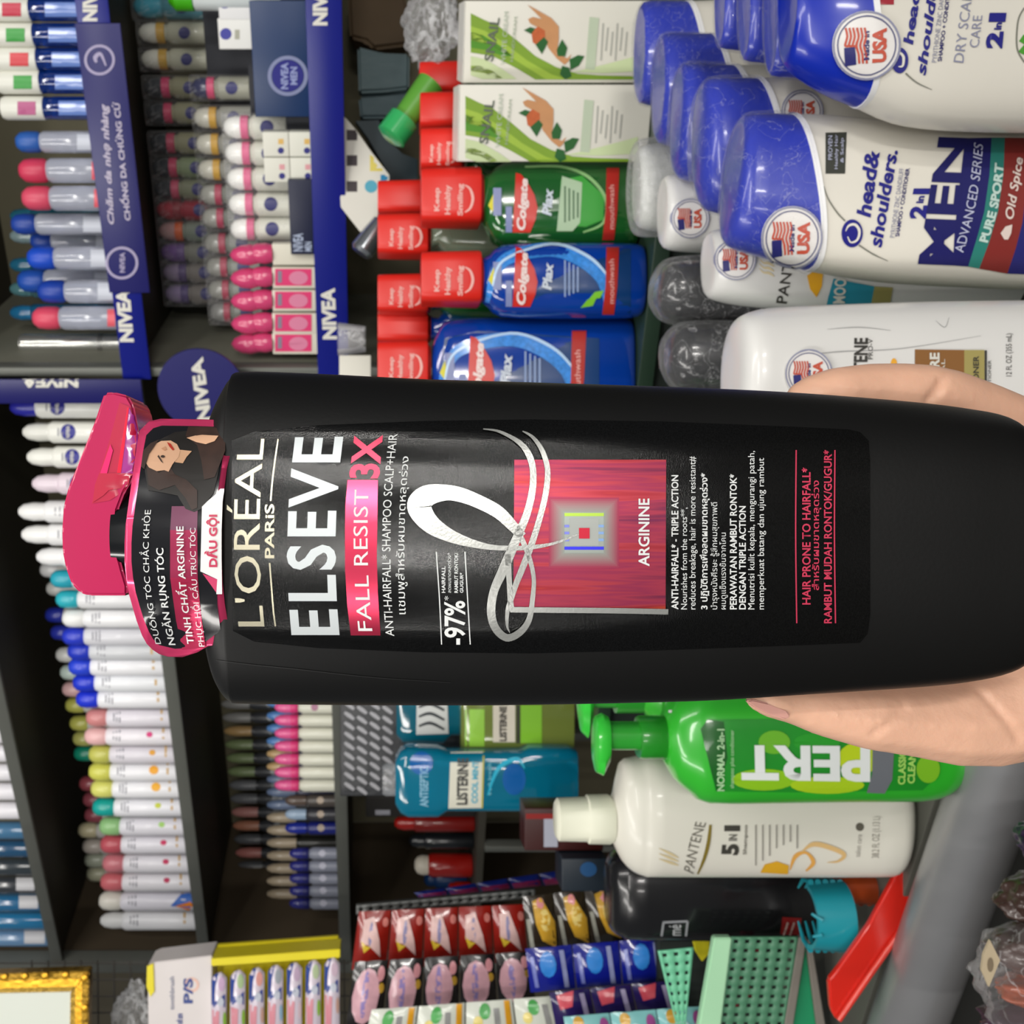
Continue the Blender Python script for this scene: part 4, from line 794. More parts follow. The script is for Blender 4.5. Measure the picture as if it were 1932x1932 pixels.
poly('capsule_print', f, b, [(1522, 520), (1534, 512), (1552, 516), (1550, 540), (1540, 560), (1528, 545)], M('f0b028', .35), o, eps=.0006)
poly('teal_band', f, b, [(1556, 590), (1562, 560), (1572, 525), (1649, 540), (1640, 590)], M('2a90a8', .4), o, eps=.0006, g=(None, 10)); text('lettering', f, b, "SMOOTH", (1593, 580), (1598, 500), (1570, 580), wht, o, bold=.03, eps=.0009)
poly('gold_band', f, b, [(1640, 590), (1649, 540), (1684, 542), (1676, 592)], M('a0985a', .4), o, eps=.0006, g=(None, 10))
P3 = pant(.52, [((1378, 770), (1380, 640), .012), ((1381, 800), (1386, 610), .020), ((1400, 822), (1402, 594), .025), ((1450, 835), (1450, 583), .026), ((1600, 850), (1600, 576), .027), (1760, 858, 571, .027), (1932, 862, 569, .027), (2030, 862, 569, .027)], 'large white conditioner bottle with brown and gold bands behind the index finger', 700)
o, f, b = P3; seal(f, b, 1524, 705, 45, o)
text('lettering', f, b, "PANTENE", (1634, 750), (1637, 638), (1608, 750), ptx, o, bold=.03); th(f, b, "PRO-V", 678, 640, 1637, 1646, ptx, o)
poly('brown_band', f, b, [(1725, 830), (1725, 660), (1818, 661), (1818, 830)], M('8a5f34', .4), o, eps=.0006, g=(None, 14)); poly('gold_band', f, b, [(1818, 830), (1818, 661), (1856, 661), (1856, 830)], M('a4985c', .4), o, eps=.0006, g=(None, 14)); stroke('label_line', f, b, [(1858, 830, 4), (1858, 740, 4), (1858, 662, 4)], ptx, o, eps=.0009)
text('lettering', f, b, "MOISTURE", (1771, 790), (1771, 666), (1752, 790), wht, o, bold=.04, eps=.0009); text('lettering', f, b, "RENEWAL", (1781, 780), (1781, 678), (1774, 780), wht, o, eps=.0009)
text('lettering', f, b, "CONDITIONER", (1845, 790), (1845, 672), (1834, 790), ptx, o, bold=.02, eps=.0009); th(f, b, "CONDITIONER", 760, 680, 1863, 1869, ptx, o); th(f, b, "12 FL OZ (355 mL)", 710, 630, 1897, 1911, ptx, o)
poly('capsule_print', f, b, ell(1686, 686, 6, 10, 12), M('e8a838', .35), o)
for pts in ([(1560, 622, .5), (1620, 618, 1.5), (1680, 624, .5)], [(1500, 672, .5), (1580, 664, 1.6), (1700, 658, 1.2), (1850, 634, .5)], [(1790, 600, .5), (1782, 618, 1.3), (1765, 606, .5)]): stroke('film_wrinkle', f, b, pts, M('9a9a9a', .3), o)
# film-wrapped white bottle beside the cream boxes
o, f, b = pant(.742, [((1200, 400), (1200, 300), .010), ((1206, 425), (1206, 280), .017), ((1250, 436), (1250, 272), .019), (1400, 440, 268, .02)], 'white bottle in crinkled clear film between the cream boxes and sticker bottle', 350, mat=M('c8cac6', .3))
ploft('shrink_film', f, [((1190, 405), (1192, 290), .014), ((1197, 440), (1200, 268), .021), ((1255, 444), (1255, 262), .023), (1400, 446, 262, .023)], film_mat(.22, 120), o, K=40, sm=5, disp=.002)
# black bottles in film beside the held bottle
kbm = M('16181c', .25, coat=.5)
for i, (d, a, lb) in enumerate(((.665, [((1240, 575), (1244, 520), .012), ((1262, 600), (1262, 498), .018), ((1330, 610), (1330, 492), .020), (1420, 612, 492, .020)], 'rounded black bottle in crinkled film below the round sticker bottle'), (.655, [((1262, 700), (1262, 640), .012), ((1282, 728), (1282, 618), .018), ((1340, 735), (1340, 614), .020), (1420, 738, 614, .02)], 'rounded black bottle in crinkled film touching the large white conditioner bottle'))):
    o, f, b = pant(d, a, lb, 555 if i == 0 else 680, 'black_bottle', kbm)
    ploft('shrink_film', f, [((x[0][0]-8, x[0][1]+6), (x[1][0]-8, x[1][1]-6), x[2]+.003) if isinstance(x[0], tuple) else (x[0], x[1]+6, x[2]-6, x[3]+.003) for x in a], film_mat(.15, 60), o, K=44, sm=5, disp=.0022)
# ------------------------------------------------------------------ mouthwash on the ledge
redc = M('d8261c', .35, var=.04); mt = M('e8b0a8', .5)
def cola(d, cx0, cx1, ccy, cw, bx, by0, by1, liquid, label, lab=None, fulltext=True, name='mouthwash_bottle', pb=None, shift=0, captext=True):
    """cap from px cx0 to cx1 around ccy, cw wide; body from px bx to the ledge between by0 (small y) and by1"""
    pb = zpx0(ZR, d); o, f = tf(name, d, pb, (by0+by1)/2, label, 'bottle', 'mouthwash bottles with square red caps')
    h = cw/2; k = (cx1-cx0)
    c = ploft('cap', f, [((cx0+1), ccy+h*.93, ccy-h*.93, .0185, 5), ((cx0+4), ccy+h*.97, ccy-h*.97, .019, 5), (cx1-4, ccy+h*1.03, ccy-h*1.03, .0195, 5), (cx1, ccy+h*.98, ccy-h*.98, .019, 5)], redc, o, K=36)
    if captext:
        x = cx0; q = k/112
        th(f, c, "Keep", ccy+h*.46, ccy-h*.40, x+26*q, x+39*q, mt, o, eps=.0005, bold=.03); th(f, c, "Healthy", ccy+h*.58, ccy-h*.50, x+46*q, x+60*q, mt, o, eps=.0005, bold=.03); th(f, c, "Smiling", ccy+h*.62, ccy-h*.55, x+70*q, x+83*q, mt, o, eps=.0005, bold=.03)
        stroke('smile_mark', f, c, [(x+84*q, ccy+h*.5, 2), (x+94*q, ccy+h*.35, 4), (x+99*q, ccy, 5), (x+94*q, ccy-h*.35, 4), (x+84*q, ccy-h*.5, 2)], mt, o, eps=.0005)
    ploft('neck_ring', f, [(cx1-1, ccy+h*.9, ccy-h*.9, .016), (cx1+6, ccy+h*.85, ccy-h*.85, .015)], M('a01c18', .35), o, K=30)
    b = ploft('body', f, [(bx, ccy+h*.8, ccy-h*.8, .014, 3), (bx+14, by1-22, by0+22, .019, 3), (bx+38, by1-4, by0+4, .021, 3), (bx+120, by1, by0, .022, 3), (pb-60, by1, by0, .022, 3), (pb-14, by1-2, by0+2, .0215, 3), (pb-3, by1-6, by0+6, .020, 3), (pb, by1-14, by0+14, .018, 3)], liquid, o, K=36, sm=2)
    if lab: lab(o, f, b)
    return o, f, b
def cl_label(ccy, x0, w, blue, sc=1.0, half=85):
    def L(o, f, b):
        g2 = (None, 12); X = lambda v: x0+(v-920)*sc; Y = lambda v: ccy+(v-385)*sc
        if not blue:
            poly('label', f, b, [(X(905), Y(440)), (X(925), Y(330)), (X(985), Y(312)), (X(1190), Y(318)), (X(1195), Y(452)), (X(985), Y(458))], M('2c5a2c', .25, coat=.4), o, eps=.0004, g=g2)
            poly('leaf_print', f, b, [(X(1055), Y(425)), (X(1058), Y(340)), (X(1098), Y(332)), (X(1140), Y(370)), (X(1138), Y(415)), (X(1105), Y(428))], M('3a9a38', .3), o, eps=.0007, g=g2)
            poly('pale_panel', f, b, [(X(1050), Y(436)), (X(1060), Y(333)), (X(1098), Y(345)), (X(1096), Y(385)), (X(1094), Y(420)), (X(1080), Y(436))], M('a8c0a0', .35), o, eps=.0009, g=g2)
            stroke('leaf_arc', f, b, [(X(990), Y(316), 4), (X(1060), Y(316), 5), (X(1110), Y(335), 6), (X(1142), Y(375), 6), (X(1138), Y(420), 5), (X(1100), Y(438), 3)], M('8ab878', .3), o, eps=.0008)
        else:
            poly('label', f, b, [(X(915), Y(450)), (X(930), Y(330)), (X(985), Y(318)), (X(1190), Y(330)), (X(1190), Y(450))], M('0f3a70', .25, coat=.4), o, eps=.0004, g=g2)
            stroke('water_splash', f, b, [(X(920), Y(430), 8), (X(935), Y(375), 18), (X(965), Y(345), 24), (X(1040), Y(332), 26), (X(1095), Y(350), 26), (X(1135), Y(385), 24), (X(1150), Y(430), 22)], M('3a86d8', .2, coat=.5, var=.5, vs=300), o, eps=.0007)
            stroke('water_splash', f, b, [(X(930), Y(400), 3), (X(950), Y(352), 5), (X(1040), Y(322), 5), (X(1110), Y(345), 6), (X(1150), Y(385), 4)], M('b8d4f0', .2), o, eps=.0009)
            for dx in (0, 14): poly('leaf_print', f, b, [(X(1095+dx), Y(440-dx)), (X(1108+dx), Y(425-dx)), (X(1125+dx), Y(422-dx)), (X(1118+dx), Y(436-dx))], M('7ac030', .3), o, eps=.0010)
        if 1:
            poly('red_arc', f, b, [(X(973), Y(309+18)), (X(983), Y(330)), (X(995), Y(345)), (X(1008), Y(368)), (X(1014), Y(392)), (X(1010), Y(415)), (X(1000), Y(438)), (X(967), Y(438))], M('c82a1e', .3), o, eps=.0010, g=g2)
            text('lettering', f, b, "Colgate", (X(996), Y(434)), (X(1000), Y(338)), (X(973), Y(434)), M('e8d4d0', .4), o, D=(X(982), Y(338)), bold=.04, italic=True, eps=.0014)
            text('lettering', f, b, "Plax", (X(1040), Y(408)), (X(1044), Y(356)), (X(1022), Y(408)), M('c4ccd8', .4), o, bold=.04, italic=True, eps=.0014)
        for i in range(4): poly('small_print', f, b, rpts(X(1064+8*i), X(1067+8*i), Y(352+4*i), Y(420-3*i)), M('4a6a4a' if not blue else '8aa0c8', .4), o, eps=.0012)
        poly('red_band', f, b, [(X(1144), Y(318)), (X(1168), Y(318)), (X(1164), Y(400)), (X(1158), Y(452)), (X(1136), Y(452)), (X(1142), Y(400))], M('b02a22', .3), o, eps=.0010, g=g2)
        th(f, b, "mouthwash", Y(432), Y(350), X(1148), X(1158), mt, o, eps=.0014)
        poly('award_print', f, b, [(X(922), Y(388)), (X(932), Y(364)), (X(934), Y(390)), (X(930), Y(400))], M('c8c020', .4), o, eps=.0008); poly('award_print', f, b, rpts(X(931), X(946), Y(355), Y(407)), M('8088b0', .4), o, eps=.0008)
        poly('award_print', f, b, rpts(X(954), X(966), Y(390), Y(438)), M('7a84b0', .4), o, eps=.0008)
    return L
lgreen = M('1f6a2c', .12, trans=.35, coat=.6); lblue = M('0c46b4', .12, trans=.35, coat=.6); lclear = M('9aa890', .15, trans=.6, coat=.5)
cola(.885, 793, 905, 375, 102, 910, 308, 470, lgreen, 'green mouthwash bottle with red cap below the cream boxes', cl_label(385, 920, 0, False))
cola(.865, 793, 905, 528, 96, 908, 462, 600, lblue, 'blue mouthwash bottle with red cap next to the green mouthwash', cl_label(525, 920, 0, True))
cola(.905, 712, 806, 692, 92, 815, 600, 790, lblue, 'taller blue mouthwash bottle half covered by the held black bottle', cl_label(700, 828, 0, True, 1.12))
cola(.985, 712, 806, 620, 60, 812, 580, 665, lblue, 'red-capped mouthwash bottle in the back row, touching the tallest blue one', captext=False)
cola(.96, 712, 806, 558, 72, 815, 520, 605, lgreen, 'red-capped green mouthwash in the back row above the blue bottle')
cola(.96, 712, 806, 447, 76, 812, 405, 490, lclear, 'red-capped clear mouthwash in the back row facing the shop')
cola(1.02, 712, 800, 378, 62, 806, 340, 415, lgreen, 'red-capped green mouthwash in the back row beside the white cut-out card', captext=False)
cola(.935, 792, 870, 288, 76, 880, 235, 330, lgreen, 'red-capped green mouthwash, first behind the cream boxes')
cola(.985, 791, 868, 216, 66, 880, 180, 255, lgreen, 'red-capped mouthwash, second behind the cream boxes', captext=False)
cola(1.03, 790, 866, 155, 58, 880, 120, 190, lgreen, 'red-capped mouthwash under the clear film, third behind the cream boxes', captext=False)
# ------------------------------------------------------------------ two boxes of snail cream
for k, (d, y0, y1, x0) in enumerate(((.845, 4, 156, 876), (.838, 160, 306, 866))):
    pb = zpx0(ZR, d); r0 = ray(pb, (y0+y1)/2); nh = Vector((r0.x, r0.y, 0)).normalized(); f = Fr(r0*d, Vector((nh.y, -nh.x, 0)), nh, ZV); o = thing('cream_box', f, 'white and green box with a hand and rosebud print, %s' % ('nearer the photo edge' if k == 0 else 'next to the green mouthwash'), 'box', 'white and green cream boxes')
    s = d/F; w = (y1-y0)/2*s*.93; b = box('carton', -w, w, 0, .075, 0, (pb-x0)*s, M('dad7cc', .42, var=.02), o, .0008)
    dx = x0-866; dy = y0-160; P = lambda pts: [(a+dx, min(max(c+dy, y0+1), y1-1)) for a, c in pts]
    box('carton_lid', -w, w, -.0002, .075, (pb-x0)*s+.0002, (pb-x0)*s+.0006, M('f0efe6', .4), o)
    for cc, pts in (('7a9c2c', [(878, 181), (900, 192), (930, 205), (965, 232), (1000, 262), (1040, 283), (1080, 295), (1120, 298), (1190, 300), (1190, 306), (1000, 306), (965, 285), (920, 262), (878, 255)]), ('9ab83e', [(878, 205), (905, 214), (940, 236), (985, 270), (1030, 296), (1060, 306), (1020, 306), (960, 268), (915, 240), (878, 232)]), ('4c8a1e', [(878, 216), (900, 222), (930, 240), (960, 262), (940, 262), (905, 250), (878, 246)]),
                    ('c2d0a0', [(878, 262), (905, 268), (940, 288), (965, 305), (900, 305), (878, 298)]), ('88a048', [(878, 280), (895, 280), (920, 290), (938, 303), (925, 305), (905, 294), (878, 290)]), ('c4d2a4', [(1070, 292), (1130, 278), (1190, 262), (1203, 258), (1203, 290), (1130, 294)])):
        poly('swoosh_print', f, b, P(pts), M(cc, .42), o, eps=.0004+.0001*(cc != '7a9c2c'))
    sk2 = M('c08a5c', .45, var=.12, vs=80)
    poly('hand_print', f, b, P([(985, 165), (1000, 173), (1030, 190), (1044, 206), (1044, 230), (1040, 258), (1060, 266), (1068, 258), (1062, 272), (1055, 278), (1040, 266), (1024, 246), (1018, 224), (1005, 208), (990, 200), (986, 192), (995, 188), (1012, 192), (1000, 180)]), sk2, o, eps=.0007)
    poly('rose_print', f, b, P([(992, 215), (1005, 206), (1018, 214), (1018, 232), (1006, 243), (995, 236)]), M('b85a2c', .45, var=.3, vs=200), o, eps=.0008)
    for q in ([(978, 213), (990, 207), (1000, 210), (992, 220)], [(1000, 240), (1016, 226), (1024, 235), (1012, 258)], [(1050, 230), (1060, 246), (1056, 262), (1042, 262), (1040, 250)], [(1064, 268), (1080, 260), (1092, 262), (1082, 280), (1066, 288)], [(1050, 280), (1064, 284), (1068, 300), (1056, 306), (1046, 296)]): poly('leaf_print', f, b, P(q), M('1e5a24', .45), o, eps=.0009)
    gt2 = M('5c6456', .4)
    text('lettering', f, b, "SNAIL", P([(920, 272)])[0], P([(933, 190)])[0], P([(903, 270)])[0], gt2, o, D=P([(915, 188)])[0], bold=.02, eps=.0011)
    text('lettering', f, b, "WHITE CREAM", P([(943, 278)])[0], P([(950, 178)])[0], P([(934, 278)])[0], M('b8c2b0', .4), o, eps=.0011); text('lettering', f, b, "HANDCREAM", P([(958, 272)])[0], P([(966, 188)])[0], P([(952, 272)])[0], M('a4b09a', .4), o, eps=.0011)
    poly('green_block', f, b, P([(1094, 286), (1102, 188), (1120, 190), (1112, 288)]), M('b4c0a8', .45), o, eps=.0006)
    for i in range(6): poly('small_print', f, b, P([(1126+9*i, 200+8*(i % 3)), (1129+9*i, 200+8*(i % 3)), (1125+9*i, 270-9*((i*2) % 3)), (1122+9*i, 270-9*((i*2) % 3))]), M('a8a8a0', .45), o, eps=.0006)
# ------------------------------------------------------------------ clutter behind the red caps
def slab(name, d, pts, t, mat, label, cat, bev=.0006):
    px = max(p[0] for p in pts); py = sum(p[1] for p in pts)/len(pts); o, f = tf(name, d, px, py, label, cat); b = prism('panel', f, pts, 0, t, mat, o, bev=bev); return o, f, b
o, f, b = slab('cutout_card', 1.08, [(636, 213), (652, 222), (672, 245), (700, 285), (735, 330), (735, 372), (716, 400), (702, 432), (682, 440), (660, 412), (643, 390), (640, 340)], .002, M('d6d4ca', .5), 'white cut-out card with three dark square windows beside the blue price strip', 'sign')
for y in (255, 303, 352): poly('square_print', f, b, rpts(654, 674, y-10, y+10), M('3a3236', .6), o)
poly('yellow_print', f, b, rpts(698, 722, 292, 323), M('d8c860', .5), o); poly('cyan_print', f, b, ell(700, 352, 12, 12, 16), M('4aa0b8', .5), o); poly('cyan_print', f, b, rpts(718, 734, 330, 352), M('1c80b0', .5), o)
o2, f2, b2 = slab('soft_pack', 1.15, [(674, 86), (720, 98), (773, 100), (772, 166), (726, 172), (677, 174)], .02, M('5a6e72', .55, bump=.8, bs=40), 'dusty grey-blue soft pack, larger of two near the green tube', 'pack', .003)
slab('soft_pack', 1.16, [(676, 182), (728, 176), (776, 172), (776, 215), (740, 222), (680, 222)], .02, M('4e6268', .55, bump=.8, bs=40), 'dusty grey-blue soft pack, smaller one touching the green tube', 'pack', .003)
slab('soft_pack', 1.2, [(655, -30), (690, -30), (760, -30), (775, 40), (770, 84), (705, 92), (690, 78), (660, 70)], .03, M('5c4a34', .7, bump=.9, bs=30, var=.3), 'crumpled brown paper pack at the photo top beside the price strip', 'pack', .004)
slab('dark_tray', 1.12, [(670, 228), (715, 226), (725, 256), (760, 290), (788, 300), (788, 345), (740, 345), (728, 320), (695, 262)], .01, M('1c3038', .5), 'dark teal tray edge behind the white cut-out card', 'tray')
o, f = tf('green_tube', 1.0, 765, 230, 'bright green tube with rounded cap lying aslant above the cut-out card', 'tube')
a, b3 = f.loc(735, 262), f.loc(800, 175); chain_tube('cap', [a, a.lerp(b3, .05), a.lerp(b3, .42)], [.010, .0155, .0155], M('3ab868', .25, trans=.2, coat=.4), o, 20); chain_tube('body', [a.lerp(b3, .43), b3.lerp(a, -.2)], [.012, .014], M('5a9a38', .35), o, 20)
o, f = tf('silver_tube', 1.07, 715, 465, 'silver-capped tube end leaning between the card and the red caps', 'tube')
a, b3 = f.loc(680, 478), f.loc(720, 420); chain_tube('cap', [a, a.lerp(b3, .1), a.lerp(b3, .6), b3], [.010, .013, .012, .010], M('b8bcc0', .2, .9), o, 20)
def crumple(name, d, cx, cy, rx, ry, rd, mat, label, seed, cat='film', amp=.35):
    o, f = tf(name, d, cx+rx, cy, label, cat); s = d/F; bm = bmesh.new(); bmesh.ops.create_icosphere(bm, subdivisions=5, radius=1)
    for v in bm.verts:
        q = v.co.copy(); k = 1+amp*(noise.noise(q*2.2+Vector((seed, 0, 0)))+.5*noise.noise(q*5+Vector((0, seed, 0)))+.35*abs(noise.noise(q*9+Vector((0, 0, seed)))))
        v.co = Vector((q.x*ry*s*k, q.y*rd*k, q.z*rx*s*k+rx*s))
    me = bpy.data.meshes.new(name); bm.to_mesh(me); bm.free(); mko('sheet', me, mat, o, angle=180); return o, f
crumple('plastic_bag', 1.02, 815, 48, 48, 72, .03, film_mat(.42, 60), 'crumpled clear plastic bag on top of the red caps at the photo top', 3, 'bag')
o, f = tf('white_box', 1.08, 700, 700, 'white box end seen between the held bottle and the price strip', 'box'); box('carton', -14*1.08/F, 30*1.08/F, 0, .02, 0, 60*1.08/F, M('d8d6ca', .5), o, .001)
o, f = tf('clear_cup', 1.12, 690, 640, 'small clear plastic cup standing behind the red caps', 'cup'); lathe('cup', [(.014, 0), (.018, .03), (.017, .03), (.013, .002)], film_mat(.3, 20), o)
# ================================================================== goods on the far side of the held bottle
def list_bottle(d, secs, mat, label, pyc, pb=None, name='mouthwash_bottle'):
    pb = pb or zpx0(ZR, d); o, f = tf(name, d, pb, pyc, label, 'bottle'); b = ploft('body', f, secs, mat, o, K=40, sm=1); return o, f, b
teal = M('0a86a8', .1, trans=.4, coat=.6, var=.15); e4 = 4.5
d = .212/((1085-HX)/F)
o, f, b = list_bottle(d, [(746, 1515, 1428, .017, e4), (756, 1530, 1412, .021, e4), (770, 1537, 1405, .022, e4), (825, 1537, 1406, .022, e4), (842, 1526, 1413, .0205, e4), (980, 1526, 1413, .0205, e4), (996, 1537, 1405, .022, e4), (1070, 1537, 1405, .022, e4), (1085, 1528, 1412, .020, e4)], teal, 'turquoise mouthwash bottle with a waisted body and white label', 1471)
lb = poly('label', f, b, [(846, 1525), (850, 1420), (911, 1418), (908, 1524)], M('d6d4c4', .4), o, eps=.0005, g=(None, 20)); poly('label_edge', f, b, [(908, 1524), (911, 1418), (914, 1418), (911, 1524)], M('b8b040', .4), o, eps=.0006)
text('lettering', f, b, "LISTERINE", (882, 1518), (884, 1431), (861, 1518), M('3a3a38', .5), o, bold=.04, eps=.0009); text('lettering', f, b, "COOL MINT", (901, 1515), (903, 1436), (889, 1515), M('4aa8c0', .5), o, bold=.04, eps=.0009)
th(f, b, "ANTISEPTIC", 1522, 1448, 792, 808, M('8ab8d0', .4), o, bold=.02); poly('blue_print', f, b, ell(795, 1440, 22, 22, 20), M('0e5ea8', .25, coat=.5), o, eps=.0004); poly('blue_print', f, b, ell(970, 1470, 22, 30, 20), M('0e5ea8', .25, coat=.5), o, eps=.0004)
stroke('swirl_print', f, b, [(920, 1500, 2), (940, 1450, 8), (975, 1432, 8), (990, 1450, 2)], M('2ab0d0', .2, coat=.5), o, eps=.0006); th(f, b, "fresh breath", 1500, 1440, 920, 927, M('7ac8d8', .4), o)
lathe('cap', [(.018, d*0+(1085-746)*d/F), (.018, (1085-728)*d/F), (.016, (1085-722)*d/F)], film_mat(.35, 40), o)
o, f, b = list_bottle(1.235, [(748, 1385, 1290, .017, e4), (760, 1398, 1280, .022, e4), (835, 1400, 1280, .022, e4), (850, 1385, 1292, .020, e4), (zpx0(ZR, 1.235), 1385, 1292, .02, e4)], M('0b7088', .1, trans=.4, coat=.6), 'dark turquoise mouthwash bottle behind the waisted one, touching the held bottle', 1340)
poly('label', f, b, [(785, 1386), (786, 1328), (844, 1328), (846, 1384)], M('c8cac8', .4), o, eps=.0006)
for y in (1334, 1352, 1370): stroke('stripe_print', f, b, [(790, y, 4), (812, y-6, 6), (838, y+6, 4)], M('2a3034', .5), o, eps=.0009)
lime = M('8ac030', .15, trans=.35, coat=.5)
o, f, b = list_bottle(1.20, [(868, 1408, 1290, .015, e4), (880, 1415, 1280, .021, e4), (975, 1412, 1280, .021, e4), (zpx0(ZR, 1.2), 1412, 1280, .021, e4)], M('8a9a48', .12, trans=.45, coat=.5), 'lime green mouthwash bottle with a cream label beside the pump bottles', 1350)
poly('label', f, b, rpts(930, 972, 1330, 1400), M('cbc4b4', .4), o, eps=.0006); text('lettering', f, b, "LISTERINE", (956, 1398), (956, 1332), (942, 1398), M('3a3630', .5), o, bold=.05, eps=.0009); poly('label', f, b, rpts(982, 1022, 1330, 1402), M('7ab52c', .3), o, eps=.0006); poly('label', f, b, rpts(878, 914, 1338, 1408), M('8cc040', .3), o, eps=.0006); poly('stripe_print', f, b, rpts(974, 981, 1330, 1402), M('2c3020', .4), o, eps=.0007)
# striped dark sachets box
d = 1.30; pb = zpx0(ZR, d); o, f = tf('striped_box', d, pb, 1400, 'black box with slanting grey stripes beside the shelf edge', 'box'); s = d/F
b = box('carton', -102*s, 118*s, 0, .04, 0, (pb-642)*s, M('24262a', .35, bump=.5, bs=60), o, .001)
for r_ in range(4):
    for c_ in range(10):
        y = 1312+c_*19+(r_ % 2)*8; x = 650+r_*24
        if y < 1496: stroke('stripe_print', f, b, [(x, y-6, 5), (x+9, y, 8), (x+18, y+7, 5)], M('9a9a9e', .3, .3), o, k=2)
# green pump bottle with its lettering running up the side
d = .67; pb = zpx0(ZC, d); gm = M('2fae2c', .28, coat=.5, var=.12, vs=20)
o, f = tf('pump_bottle', d, pb, 1400, 'bright green pump shampoo bottle held behind the thumb', 'bottle')
b = ploft('body', f, [(1252, 1436, 1348, .014), (1262, 1452, 1330, .018), (1272, 1470, 1312, .021), (1300, 1494, 1290, .025), (1330, 1511, 1278, .027), (1450, 1511, 1276, .028), (1600, 1509, 1276, .028), (1720, 1508, 1278, .028), (1770, 1497, 1286, .027), (1798, 1470, 1305, .024), (1808, 1450, 1325, .019)], gm, o, K=44, sm=2, n=2.6)
ploft('collar', f, [(1203, 1428, 1354, .0125), (1208, 1430, 1351, .013), (1250, 1431, 1350, .013), (1254, 1428, 1354, .0125)], M('1f8a22', .3, coat=.4), o, K=30)
ploft('stem', f, [(1145, 1414, 1362, .009), (1204, 1414, 1362, .009)], M('2c9c30', .3, coat=.4), o, K=24)
ploft('pump_head', f, [(1120, 1440, 1365, .008), (1124, 1456, 1352, .012), (1136, 1462, 1346, .0125), (1147, 1440, 1352, .011), (1149, 1418, 1358, .009)], M('35c83c', .3, coat=.5), o, K=30)
poly('nozzle_mark', f, [b], [(1262, 1345), (1262, 1340), (1268, 1340), (1268, 1345)], M('e0e0e0', .4), o)
poly('label', f, b, [(1322, 1375), (1335, 1358), (1365, 1358), (1500, 1356), (1720, 1360), (1770, 1380), (1772, 1460), (1740, 1490), (1500, 1494), (1350, 1492), (1340, 1450)], M('1f8a28', .3, coat=.3, var=.25, vs=30), o, eps=.0005, g=(30, 14))
poly('label', f, b, [(1322, 1375), (1335, 1358), (1365, 1362), (1372, 1430), (1352, 1492), (1340, 1450)], M('145a1c', .3, coat=.3), o, eps=.0007, g=(30, 14))
for (cx, cy, rx, ry, cc) in ((1440, 1470, 60, 20, '8ac020'), (1560, 1480, 70, 16, 'a8cc20'), (1620, 1430, 40, 30, 'b8d020'), (1460, 1400, 30, 22, '68b02a'), (1750, 1450, 22, 26, '7ab828'), (1540, 1400, 44, 18, '2a9a2c')): poly('leaf_print', f, b, ell(cx, cy, rx, ry, 20), M(cc, .3, coat=.3), o, eps=.0008, g=(30, 14))
text('lettering', f, b, "PERT", (1640, 1407), (1396, 1405), (1640, 1473), M('dfe4e2', .4), o, D=(1398, 1470), bold=.035, eps=.0013, g=(None, 14))
text('lettering', f, b, "NORMAL 2-in-1", (1366, 1490), (1366, 1375), (1352, 1490), M('a8d0a0', .4), o, bold=.03, eps=.0013); text('lettering', f, b, "shampoo plus conditioner", (1386, 1485), (1386, 1377), (1376, 1485), M('a8d0a0', .4), o, eps=.0013)
poly('grey_band', f, b, [(1645, 1400), (1686, 1405), (1682, 1470), (1668, 1495), (1634, 1494), (1644, 1460)], M('6a6e74', .35), o, eps=.0010, g=(None, 14))
text('lettering', f, b, "CLASSIC", (1706, 1478), (1708, 1415), (1692, 1478), M('a8d868', .4), o, bold=.03, eps=.0013); text('lettering', f, b, "CLEAN", (1724, 1476), (1726, 1420), (1710, 1476), M('a8d868', .4), o, bold=.03, eps=.0013)
# second green pump bottle further back
d2 = .74; o, f = tf('pump_bottle', d2, zpx0(ZC, d2), 1290, 'second green pump bottle, mostly hidden by the held black bottle', 'bottle')
ploft('pump_head', f, [(1090, 1340, 1262, .008), (1096, 1380, 1250, .012), (1108, 1392, 1246, .0125), (1116, 1360, 1256, .010)], M('35c83c', .3, coat=.5), o, K=30)
ploft('stem', f, [(1112, 1335, 1265, .009), (1170, 1335, 1265, .009)], M('2c9c30', .3), o, K=24); ploft('collar', f, [(1160, 1345, 1252, .012), (1212, 1345, 1252, .012)], M('2a9a2c', .3, coat=.4), o, K=24)
pb = zpx0(ZC, d2); ploft('body', f, [(1210, 1340, 1255, .014), (1240, 1372, 1225, .022), (1270, 1385, 1210, .0255), (pb-40, 1385, 1210, .0255), (pb, 1370, 1225, .022)], M('3cba34', .3, coat=.5), o, K=36, sm=2)
# white pump-less bottle with the stubby cap
d = .745; pb = 1725+10; o, f = tf('shampoo_bottle', .727+.018, zpx0(ZC, .745), 1540, 'white five-in-one shampoo bottle with a stubby ribless white cap', 'bottle'); pb = zpx0(ZC, .745)
b = ploft('body', f, [(1152, 1583, 1508, .011), (1160, 1598, 1492, .014), (1172, 1622, 1440, .019), (1190, 1640, 1431, .023), (1212, 1649, 1427, .025), (1240, 1650, 1425, .026), (1450, 1650, 1425, .027), (1640, 1650, 1426, .027), (1680, 1646, 1430, .0265), (pb-8, 1628, 1446, .024), (pb, 1608, 1466, .020)], M('d6d3c8', .35, coat=.15, var=.03), o, K=44, sm=2, n=2.5)
ploft('cap', f, [(1048, 1578, 1514, .011), (1053, 1585, 1507, .0135), (1106, 1586, 1505, .014), (1109, 1590, 1501, .0148), (1148, 1591, 1500, .0148), (1156, 1586, 1505, .014)], M('e4e4d0', .4), o, K=36)
ptx2 = M('6a665c', .45)
